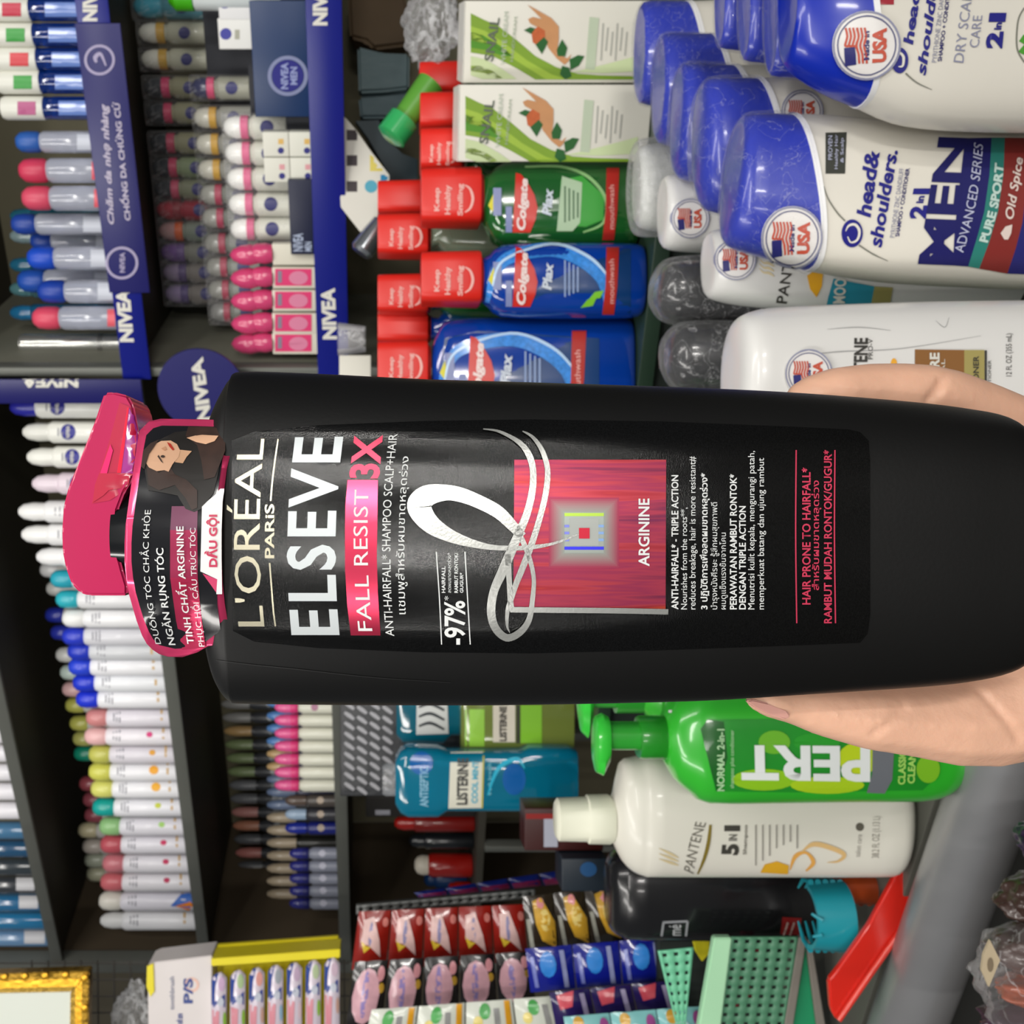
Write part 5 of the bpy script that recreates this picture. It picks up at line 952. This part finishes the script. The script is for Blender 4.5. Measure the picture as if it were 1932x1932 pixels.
text('lettering', f, b, "PANTENE", (1308, 1648), (1332, 1552), (1290, 1640), ptx2, o, D=(1312, 1550), bow=(-2, 0)); stroke('gold_line', f, b, [(1316, 1648, 3), (1328, 1620, 6), (1336, 1590, 7), (1340, 1556, 5)], M('8a7830', .4, .3), o, eps=.0006)
for i in range(3): stroke('wave_logo', f, b, [(1243, 1600+10*i, 1), (1256, 1606+9*i, 4), (1268, 1612+8*i, 5), (1280, 1618+7*i, 2)], M('c8b890', .4), o)
text('lettering', f, b, "5", (1393, 1613), (1395, 1592), (1360, 1613), M('3c3a34', .45), o, bold=.05); text('lettering', f, b, "IN", (1390, 1586), (1391, 1574), (1374, 1586), M('5c5a54', .45), o, bold=.03); text('lettering', f, b, "1", (1396, 1568), (1396, 1557), (1366, 1568), M('3c3a34', .45), o, bold=.05); text('lettering', f, b, "Shampoo", (1410, 1612), (1412, 1556), (1401, 1612), ptx2, o, bold=.02)
for i in range(7): poly('small_print', f, b, rpts(1424+13*i, 1427+13*i, 1556, 1632-9*i if i < 3 else 1600-6*(i % 3)), M('98948c', .45), o, eps=.0006)
poly('capsule_print', f, b, [(1434, 1645), (1442, 1630), (1465, 1624), (1488, 1632), (1486, 1648)], M('d8a428', .35), o, eps=.0007)
stroke('swirl_print', f, b, [(1490, 1640, 2), (1500, 1615, 8), (1520, 1608, 5), (1534, 1626, 8), (1520, 1642, 3)], M('d8a050', .35), o, eps=.0007); stroke('swirl_print', f, b, [(1512, 1606, 2), (1535, 1592, 9), (1570, 1600, 9), (1592, 1612, 8), (1580, 1624, 4), (1560, 1626, 1)], M('d4b078', .35), o, eps=.0008)
poly('round_mark', f, b, ell(1622, 1560, 8, 8, 14), M('5a564c', .45), o); text('lettering', f, b, "38.2 FL OZ (1.13 L)", (1662, 1618), (1664, 1540), (1644, 1618), M('8a867c', .45), o)
text('lettering', f, b, "salon care", (1622, 1616), (1626, 1574), (1612, 1616), M('98948c', .45), o)
# black salon bottle
d = .9; pb = zpx0(ZC, d); o, f = tf('black_bottle', d, pb, 1685, 'tall glossy black bottle with a small framed tag, below the white shampoo bottle', 'bottle')
b = ploft('body', f, [(1145, 1740, 1630, .014), (1152, 1752, 1615, .021), (1170, 1762, 1604, .027), (1210, 1768, 1598, .029), (1480, 1768, 1598, .03), (pb-6, 1768, 1598, .029), (pb, 1756, 1610, .026)], M('121214', .25, coat=.4), o, K=40, sm=2, n=2.6)
for q in ([(1246, 1766), (1250, 1738), (1254, 1738), (1250, 1766)], [(1250, 1742), (1250, 1738), (1297, 1736), (1297, 1740)], [(1292, 1766), (1295, 1738), (1299, 1738), (1296, 1766)]): poly('tag_frame', f, b, q, M('8a8c90', .4), o)
th(f, b, "mé", 1764, 1744, 1262, 1285, M('b0b2b4', .4), o, eps=.0006); poly('red_print', f, b, [(1472, 1762), (1476, 1730), (1512, 1732), (1508, 1764)], M('8c1c1c', .4), o)
for x in (1484, 1496): stroke('white_print', f, b, [(x-6, 1764, 3), (x+2, 1740, 4)], M('c8a8a0', .4), o, eps=.0006)
# ------------------------------------------------------------------ claw clips, red tray, baskets
def claw(name, d, px0, px1, py0, py1, mat, label, flip=1):
    o, f = tf(name, d, px1, (py0+py1)/2, label, 'hair clip'); s = d/F; W = (py1-py0)*s/2; H = (px1-px0)*s
    V = []; Fc = []; n = 14
    for i in range(n+1):
        a = math.pi*(i/n)
        for (k, r) in ((0, 1.0), (1, .86)): V.append((W*r*math.cos(a), -W*.9*r*math.sin(a)+W*.2, 0)); V.append((W*r*.9*math.cos(a), -W*.8*r*math.sin(a)+W*.2, H))
    for i in range(n): a = i*4; Fc += [(a, a+4, a+5, a+1), (a+2, a+3, a+7, a+6), (a, a+2, a+6, a+4), (a+1, a+5, a+7, a+3)]
    Fc += [(0, 1, 3, 2), (n*4, n*4+2, n*4+3, n*4+1)]
    mkobj('shell', V, Fc, mat, o)
    for i in range(5):
        z = H*(.1+.2*i); chain_tube('tooth', [(W*.98, W*.2, z), (W*.9, W*.7, z), (W*.5, W*1.1, z)], [.0022, .0018, .0008], mat, o, 8); chain_tube('tooth', [(-W*.98, W*.2, z), (-W*.9, W*.7, z), (-W*.5, W*1.1, z)], [.0022, .0018, .0008], mat, o, 8)
    chain_tube('prong', [(W*.2, -W*.6, H*.9), (W*.35, -W*.5, H*1.15)], [.002, .001], mat, o, 8); chain_tube('prong', [(-W*.2, -W*.6, H*.9), (-W*.3, -W*.5, H*1.12)], [.002, .001], mat, o, 8)
    return o
claw('claw_clip', .775, 1528, 1598, 1668, 1800, M('1a8a98', .3, coat=.4), 'teal plastic claw clip standing between the black bottle and red tray')
claw('claw_clip', .79, 1570, 1652, 1648, 1708, M('b04820', .3, coat=.4), 'orange plastic claw clip behind the teal one')
d = .745; tp = [(1706, 1622), (1713, 1640), (1722, 1685), (1726, 1705), (1718, 1735), (1580, 1927), (1568, 1905), (1564, 1850), (1580, 1830), (1640, 1745)]
o, f = tf('red_tray', d, 1727, 1775, 'glossy red plastic tray tilted against the metal rail', 'tray'); b = prism('pan', f, tp, 0, .006, M('cc2418', .28, coat=.4, var=.06), o, bev=.0015)
rim = [(1722, 1688), (1723, 1712), (1700, 1750), (1640, 1835), (1580, 1922)]; P = [f.loc(a, c) for a, c in rim]; chain_tube('rim', [(p.x, -.002, p.z) for p in P], .0022, M('d83426', .25, coat=.5), o, 10)
mint = M('6fbf98', .4, var=.06); mintl = M('a8d8b0', .4)
def lattice(name, f, A, B, C, D, nu, nv, frac, t, mat, parent):
    """panel with real square holes; A-B and D-C run the same way (pixels)"""
    A, B, C, D = [f.loc(*q) for q in (A, B, C, D)]; bm = bmesh.new()
    P = lambda u, v: A.lerp(B, u).lerp(D.lerp(C, u), v)
    us = [0]; 
    for i in range(nu): us += [(i+.5-frac/2)/nu, (i+.5+frac/2)/nu]
    us.append(1); vs = [0]
    for i in range(nv): vs += [(i+.5-frac/2)/nv, (i+.5+frac/2)/nv]
    vs.append(1); G = [[bm.verts.new(P(u, v)) for v in vs] for u in us]
    for i in range(len(us)-1):
        for j in range(len(vs)-1):
            if i % 2 == 1 and j % 2 == 1: continue
            bm.faces.new((G[i][j], G[i+1][j], G[i+1][j+1], G[i][j+1]))
    me = bpy.data.meshes.new(name); bm.to_mesh(me); bm.free(); o = mko(name, me, mat, parent); m = o.modifiers.new('t', 'SOLIDIFY'); m.thickness = t; return o
d = .845; o, f = tf('plastic_basket', d, 1590, 1870, 'mint green plastic basket with rows of square holes below the black bottle', 'basket')
lattice('front_panel', f, (1378, 1766), (1505, 1766), (1470, 1990), (1345, 1990), 6, 13, .42, .002, M('4c7f62', .45), o)
f2 = dfr(.90, 1590, 1870); 
side = lattice('side_panel', f, (1258, 1822), (1328, 1815), (1310, 1990), (1300, 1990), 3, 9, .4, .002, mint, o); side.location = (0, .03, 0)
prism('rim', f, [(1345, 1766), (1378, 1766), (1350, 1990), (1306, 1990)], -.004, .004, mintl, o, bev=.001)
prism('rib', f, [(1505, 1766), (1520, 1766), (1485, 1990), (1468, 1990)], -.003, .003, M('7a746c', .5), o, bev=.0008)
prism('floor_panel', f, [(1524, 1775), (1545, 1900), (1552, 1990), (1487, 1990)], .004, .008, M('1e8a5c', .45), o)
prism('rib', f, [(1520, 1775), (1530, 1772), (1566, 1990), (1548, 1990)], -.001, .003, M('7a746c', .5), o, bev=.0008)
o, f = tf('yellow_pack', .93, 1345, 1790, 'small yellow pack poking up behind the mint basket', 'pack'); prism('panel', f, [(1306, 1768), (1340, 1768), (1338, 1800), (1325, 1815), (1312, 1795)], 0, .004, M('e8dc28', .4), o, bev=.0006)
o, f = tf('dark_bin', .97, 1476, 1840, 'dark plastic bin in the shade behind the mint basket', 'bin'); prism('panel', f, [(1240, 1772), (1470, 1772), (1470, 1990), (1250, 1990)], 0, .06, M('1c2420', .6), o, bev=.002)
for i, (px, py) in enumerate(((1395, 1835), (1392, 1850), (1410, 1862), (1412, 1878), (1390, 1892), (1420, 1798), (1432, 1800))):
    o, f = tf('red_bead', .87, px+6, py, '%s pink-red bead seen through the basket holes, counted from the foot end' % ordl(i), 'bead', 'pink-red beads inside the basket'); lathe('bead_ball', [(.0005, 0), (.0035, .001), (.0045, .0035), (.0035, .006), (.0005, .007)], M('e03a58', .3, coat=.4), o, K=12)
# ------------------------------------------------------------------ hanging sachet strips
def pillow(name, f, q, mat, parent, t=.006, seed=0, n=7):
    A, B, C, D = q; V = []; Fc = []
    for side in (-1, 1):
        for i in range(n+1):
            for j in range(n+1):
                u, v = i/n, j/n; a = (A[0]+(B[0]-A[0])*u, A[1]+(B[1]-A[1])*u); b = (D[0]+(C[0]-D[0])*u, D[1]+(C[1]-D[1])*u)
                p = f.loc(a[0]+(b[0]-a[0])*v, a[1]+(b[1]-a[1])*v); k = (math.sin(math.pi*u)*math.sin(math.pi*v))**.55
                V.append((p.x, p.y+side*(t*k)+.0015*noise.noise(Vector((u*4, v*4, seed)))+.0002*side, p.z))
    m = (n+1)*(n+1)
    for i in range(n):
        for j in range(n):
            a = i*(n+1)+j; Fc += [(a, a+1, a+n+2, a+n+1), (m+a, m+a+n+1, m+a+n+2, m+a+1)]
    return mkobj(name, V, Fc, mat, parent, angle=80)
def sachets(name, d, L0, R0, L1, R1, n, mat, label, prints, seed=0, bowy=0):
    """strip of n sachets from px of L0/R0 (top end) to L1/R1; L is the photo-lower side"""
    o, f = tf(name, d, L1[0], (L1[1]+R1[1])/2, label, 'sachet strip', None)
    lp = lambda a, b, t: (a[0]+(b[0]-a[0])*t, a[1]+(b[1]-a[1])*t+bowy*math.sin(math.pi*t))
    for i in range(n):
        t0, t1 = i/n+.004, (i+1)/n-.004; q = (lp(R0, R1, t0), lp(L0, L1, t0), lp(L0, L1, t1), lp(R0, R1, t1))
        s = pillow('sachet', f, q, mat, o, seed=seed+i)
        mx = lambda u, v: ((q[0][0]*(1-u)+q[1][0]*u)*(1-v)+(q[3][0]*(1-u)+q[2][0]*u)*v, (q[0][1]*(1-u)+q[1][1]*u)*(1-v)+(q[3][1]*(1-u)+q[2][1]*u)*v)
        for (cc, pts) in prints: poly('sachet_print', f, s, [mx(u, v) for v, u in pts], M(cc, .3, coat=.3, var=.2, vs=120), s, eps=.0006, g=(8, 8))
    return o, f
O = lambda cv, cu, rv, ru, k=12: [(cv+rv*math.cos(6.283*i/k), cu+ru*math.sin(6.283*i/k)) for i in range(k)]
sachets('sachet_strip', 1.10, (662, 1830), (676, 1720), (1000, 1815), (990, 1706), 5, M('8a1c14', .22, coat=.5, var=.2), 'shiny dark red sachet strip hanging beside the slotted grey bar', [('d8b4b0', [(.2, .15), (.5, .1), (.72, .5), (.8, .8), (.45, .6), (.2, .55)]), ('d8b838', [(.18, .5), (.35, .6), (.5, .62), (.3, .72)]), ('8a84a8', O(.45, .4, .06, .22)), ('c87870', O(.86, .2, .09, .08))], 1)
sachets('sachet_strip', 1.06, (650, 1945), (668, 1815), (1012, 1890), (1000, 1795), 5, M('161212', .25, coat=.5), 'black sachet strip with pink oval prints hanging over the red one', [('c89aa4', O(.45, .52, .38, .42)), ('8a7ab0', O(.42, .5, .09, .36)), ('c88a90', O(.82, .2, .1, .12)), ('b89030', O(.86, .42, .08, .08))], 11)
sachets('sachet_strip', 1.02, (995, 1800), (985, 1692), (1180, 1775), (1160, 1672), 3, M('2a2218', .22, coat=.6), 'gold and black sachet strip beside the black salon bottle', [('c89a30', [(.3, .1), (.6, .05), (.95, .5), (.9, .95), (.5, .8), (.35, .5)]), ('e0c878', O(.65, .45, .16, .2)), ('d88a90', O(.55, .15, .12, .1)), ('8a8a80', [(.06, .4), (.18, .4), (.24, .95), (.12, .95)])], 21)
sachets('sachet_strip', .985, (1000, 1872), (990, 1790), (1262, 1850), (1256, 1768), 3, M('101a80', .2, coat=.6, var=.2), 'deep blue sachet strip with pale upright stripes below the gold one', [('2a7ac8', O(.45, .4, .18, .3)), ('8a90b8', [(.72, .1), (.82, .1), (.86, .95), (.76, .95)]), ('6a72b0', [(.08, .2), (.16, .2), (.2, .9), (.12, .9)])], 31)
sachets('sachet_strip', .965, (1050, 1950), (1035, 1872), (1285, 1920), (1268, 1850), 3, M('221450', .22, coat=.6), 'dark violet sachet strip with coral prints under the deep blue one', [('c84a58', [(.15, .1), (.6, .02), (.5, .4), (.2, .45)]), ('9a90b0', [(.72, .1), (.84, .1), (.88, .95), (.76, .95)])], 41)
sachets('sachet_strip', 1.0, (680, 1990), (700, 1905), (1075, 1950), (1056, 1878), 4, M('c8ccc0', .3, coat=.4), 'white sachet strip with yellow bars and green leaves at the photo foot', [('d89a20', [(.82, 0.02), (.94, .02), (.94, .98), (.82, .98)]), ('4aa050', O(.4, .25, .12, .2)), ('8a8a88', [(.58, .2), (.7, .2), (.72, .95), (.6, .95)]), ('d8c878', O(.25, .5, .1, .15))], 51)
sachets('sachet_strip', .93, (1075, 1990), (1062, 1918), (1340, 1975), (1325, 1898), 3, M('7ab8b8', .3, coat=.4), 'pale aqua sachet strip with coloured dots at the photo foot', [('b8e0e0', O(.5, .6, .2, .3)), ('c89a30', O(.3, .2, .12, .18)), ('9a4a8a', O(.85, .3, .1, .2))], 61)
sachets('sachet_strip', 1.2, (790, 1694), (780, 1684), (1085, 1665), (1075, 1640), 5, M('14247a', .3, coat=.4), 'thin blue and magenta sachet strip seen edge-on behind the slotted bar', [('8a1c50', [(.05, .5), (.95, .5), (.95, .95), (.05, .95)])], 71)
o, f = tf('slotted_bar', 1.12, 1000, 1700, 'grey slotted metal bar standing aslant between the sachet strips', 'bar'); A = f.loc(672, 1722); Bq = f.loc(1010, 1690)
lattice('bar_face', f, (672, 1726), (1010, 1694), (1010, 1678), (672, 1708), 18, 1, .38, .0015, M('6a6c6a', .45, .4), o)
prism('bar_back', f, [(672, 1708), (672, 1726), (1010, 1694), (1010, 1678)], .004, .006, M('2a2a28', .6), o)
# ------------------------------------------------------------------ dim goods on the lowest shelf
def dim(py, off, pxt, w_, mat, capm, label, z=-.130, kind='dome'):
    return spray(py, off, z, pxt, w_, capm, 'ffffff', label, name='red_bottle', bodymat=mat, kind=kind, group='dim bottles on the lowest shelf')
rd = M('a01a14', .25, coat=.5); dkb = M('14181c', .3, coat=.4)
dim(1552, .05, 744, 34, M('7a1410', .3, coat=.4), rd, 'tall dark red bottle, first behind the turquoise mouthwash on the lowest shelf'); dim(1586, .05, 772, 30, dkb, dkb, 'black bottle between the red bottles on the lowest shelf')
dim(1632, .05, 782, 44, rd, M('d8d0c0', .4), 'red bottle with a cream cap on the lowest shelf, biggest of the red ones'); dim(1657, .12, 800, 36, M('12386a', .3), M('12386a', .3), 'dark blue bottle behind the red ones on the lowest shelf'); dim(1676, .05, 846, 26, rd, rd, 'short red bottle nearest the sachet strips on the lowest shelf')
o, f, b = nbox(1500, 1545, 690, .04, M('2a2826', .5), 'dark box with a white label behind the striped box', .06, z=-.130); poly('label', f, b, rpts(708, 736, 1528, 1543), M('a8a8b0', .5), o)
wbox('post', uat(1604), uat(1598)+.004, NF-.004, NF+.012, -.62, -.142, dgrey, W0, .001)
o, f = tf('red_box', 1.02, zpx0(ZR, 1.02), 1565, 'dim dark red and white pack behind the stubby white cap', 'box'); s = 1.02/F; pb = zpx0(ZR, 1.02); b = box('carton', -40*s, 40*s, 0, .04, 0, (pb-990)*s, M('3a1210', .4), o, .001); poly('label', f, b, rpts(1026, 1052, 1545, 1598), M('a8aab8', .4), o); poly('red_print', f, b, rpts(992, 1044, 1535, 1545), M('8a1c18', .4), o)
o, f = tf('dark_box', 1.0, zpx0(ZR, 1.0), 1650, 'dark navy pack beside the gold sachets in shadow', 'box'); s = 1.0/F; pb = zpx0(ZR, 1.0); b = box('carton', -32*s, 30*s, 0, .04, 0, (pb-1060)*s, M('1c2630', .4), o, .001); poly('blue_print', f, b, ell(1110, 1640, 16, 14, 14), M('1c4a78', .4), o)
# ------------------------------------------------------------------ picture frame, wire grid, toothbrush box
d = 1.22; o, f = tf('mirror_frame', d, 172, 1930, 'ornate gold framed mirror in the photo corner', 'mirror')
def fr_bar(nm, pts, y0, y1, mat, bev=.001): return prism(nm, f, pts, y0, y1, mat, o, bev=bev)
gd = M('8a6a20', .3, .8, bump=.8, bs=120, var=.3); gb = M('e0a830', .28, .7, bump=.25, bs=200)
fr_bar('outer_moulding', [(-260, 1838), (173, 1824), (173, 1838), (-260, 1850)], -.012, .004, gd); fr_bar('outer_moulding', [(160, 1838), (173, 1838), (168, 2240), (156, 2240)], -.012, .004, gd)
fr_bar('inner_moulding', [(-260, 1850), (160, 1839), (148, 1856), (-260, 1866)], -.008, .004, gb); fr_bar('inner_moulding', [(160, 1839), (157, 2240), (140, 2240), (146, 1856)], -.008, .004, gb)
fr_bar('bead_moulding', [(-260, 1866), (147, 1856), (136, 1868), (-260, 1876)], -.005, .004, M('a88838', .35, .7, bump=1, bs=300)); fr_bar('bead_moulding', [(147, 1858), (140, 2240), (128, 2240), (135, 1869)], -.005, .004, M('a88838', .35, .7, bump=1, bs=300))
fr_bar('glass', [(-260, 1873), (138, 1864), (132, 2240), (-260, 2240)], 0, .002, M('dfe4da', .12, var=.02, coat=.6), 0)  # pale base colour stands in for the bright lamp reflection in the mirror
for i in range(7):
    yy = 1836+i*56; p = f.loc(166, yy); q = lathe('carved_boss', [(.0002, 0), (.0045, .0008), (.004, .003), (.0005, .0045)], gb, o, K=12); q.matrix_local = Matrix.Translation((p.x, -.0118, p.z)) @ Matrix.Rotation(math.pi/2, 4, 'X')
for i in range(4):
    p = f.loc(130-i*38, 1831+i*1.2); q = lathe('carved_boss', [(.0002, 0), (.0045, .0008), (.004, .003), (.0005, .0045)], gb, o, K=12); q.matrix_local = Matrix.Translation((p.x, -.0118, p.z)) @ Matrix.Rotation(math.pi/2, 4, 'X')
d = 1.36; o, f = tf('wire_grid', d, 640, 1900, 'dark wire grid panel between the gold frame and toothbrush box', 'grid'); wm = M('6a6660', .4, .5)
for i in range(20): x = 60+i*31; a, b3 = f.loc(x, 1812), f.loc(x+6, 2300); chain_tube('wire', [a, b3], .0011, wm, o, 6)
for i in range(16): y = 1816+i*31; a, b3 = f.loc(-100, y), f.loc(660, y); a.y -= .0024; b3.y -= .0024; chain_tube('wire', [a, b3], .0011, wm, o, 6)
crumple('plastic_bag', 1.30, 250, 1925, 34, 60, .02, film_mat(.35, 50), 'crumpled clear bag hanging on the wire grid beside the gold frame', 9, 'bag')
d = 1.18; o, f = tf('toothbrush_box', d, 640, 1950, 'white and yellow toothbrush display box beside the sachet strips', 'box')
b = prism('side_panel', f, [(278, 1822), (290, 1816), (400, 1803), (400, 2200), (284, 2200)], 0, .04, M('d6cfcd', .45), o, bev=.001)
prism('back_panel', f, [(402, 1803), (636, 1786), (642, 2200), (402, 2200)], .028, .034, M('d8c818', .4), o, bev=.0006); prism('yellow_edge', f, [(400, 1806), (400, 1820), (642, 1804), (642, 1788)], -.004, .026, M('e2d21c', .4), o, bev=.0006)
prism('yellow_edge', f, [(278, 1822), (290, 1817), (292, 1870), (284, 1880), (277, 1860)], -.002, .002, M('e2d21c', .4), o, bev=.0004)
annulus('ring_logo', f, b, 362, 1858, 9, 14, M('e0b8a8', .4), o); th(f, b, "P/S", 1893, 1845, 346, 364, M('3a4a88', .45), o, bold=.04); th(f, b, "toothbrush", 1905, 1842, 320, 329, M('7a7c90', .45), o, bold=.02); th(f, b, "soft care", 1932, 1912, 332, 345, M('3a4a88', .45), o, bold=.03)
for i in range(7):
    x = 398+35.5*i; y0 = 1834-i*4.6; f2 = dfr(1.175, x+32, 1990)
    t = thing('toothbrush_pack', f2, 'pink and white blister-packed toothbrush, %s from the printed box side' % ordl(i), 'toothbrush', 'toothbrushes in the display box')
    q = ploft('blister', f2, [((x+2, 2010), (x+2, y0+14), .005, 2.2), ((x+8, 2014), (x+8, y0+4), .008, 2.2), ((x+20, 2014), (x+20, y0), .009, 2.2), ((x+30, 2010), (x+30, y0+10), .006, 2.2)], M('cfc4d0', .2, coat=.6), t, K=40, sm=2)
    g3 = (None, 10); poly('blue_print', f2, q, [(x+2, y0+12), (x+10, y0+2), (x+14, y0+2), (x+8, y0+30), (x+6, y0+60), (x+2, y0+62)], M('26408a', .35), t, eps=.0006, g=g3); poly('blue_print', f2, q, rpts(x+5, x+26, y0+42, y0+66), M('30428a', .35), t, eps=.0007, g=g3); poly('white_print', f2, q, ell(x+18, y0+56, 6, 9, 12), M('c0c4d0', .35), t, eps=.0009)
    poly('pink_print', f2, q, [(x+3, y0+70), (x+16, y0+74), (x+14, y0+130), (x+4, y0+130)], M('c8808c', .35), t, eps=.0007, g=g3); poly('colour_print', f2, q, ell(x+20, y0+22, 6, 14, 12), M(('c8a8c8', 'a8c090', 'd89890', '9aa0a8', 'b8a0b8', 'b0c098', 'c8b0c0')[i], .35), t, eps=.0009); poly('colour_print', f2, q, ell(x+25, y0+90, 3, 16, 10), M(('8ab840', '8ab840', 'c8a090', '8ab0c8', 'd8c0c8', '8ab840', 'c8a090')[i], .35), t, eps=.0010)
# ------------------------------------------------------------------ bags of small goods below the rail
tag(wbox('lower_deck', -0.85, 0.3, .10, .462, -.432, -.4205, M('2c2622', .7)), 'dark wooden deck below the rail holding bags of small goods', 'deck')
for i, (top, py, ry, c, lb) in enumerate(((1912, 1590, 55, '2a1c38', 'dark violet pouch just beyond the rail'), (1872, 1700, 55, '3a2822', 'dark brown pouch, middle of the bags beyond the rail'), (1850, 1790, 50, '4a3530', 'tan-brown pouch under the diamond card beyond the rail'), (1868, 1870, 34, '9a4420', 'orange-brown pouch in a clear bag beyond the rail'), (1838, 1925, 40, '3a2030', 'dull plum pouch at the photo foot beyond the rail'), (1800, 1968, 22, '1a80b0', 'bright blue pouch at the photo foot beyond the rail'))):
    dd = .57; pb = zpx0(-.42, dd); rx = (pb-top)/2; crumple('goods_pouch', dd, pb-rx, py, rx/1.12, ry, .022, M(c, .35, coat=.4, bump=.6, bs=60, var=.3), lb, 20+i, 'pouch', .14)
o, f = tf('price_card', .53, 1868, 1825, 'small diamond-shaped tan card lying on the bags beyond the rail', 'card'); cc = prism('card', f, [(1868, 1774), (1887, 1812), (1866, 1862), (1852, 1830), (1856, 1800)], 0, .0015, M('b8a88c', .5), o)
poly('card_print', f, cc, ell(1868, 1820, 6, 14, 10), M('7a6c58', .5), o)
dd = .56; crumple('plastic_bag', dd, (1845+zpx0(-.42, dd))/2, 1850, (zpx0(-.42, dd)-1845)/2.1, 120, .032, film_mat(.14, 30), 'clear crinkled bag over the pouches beyond the rail', 31, 'bag', .2)
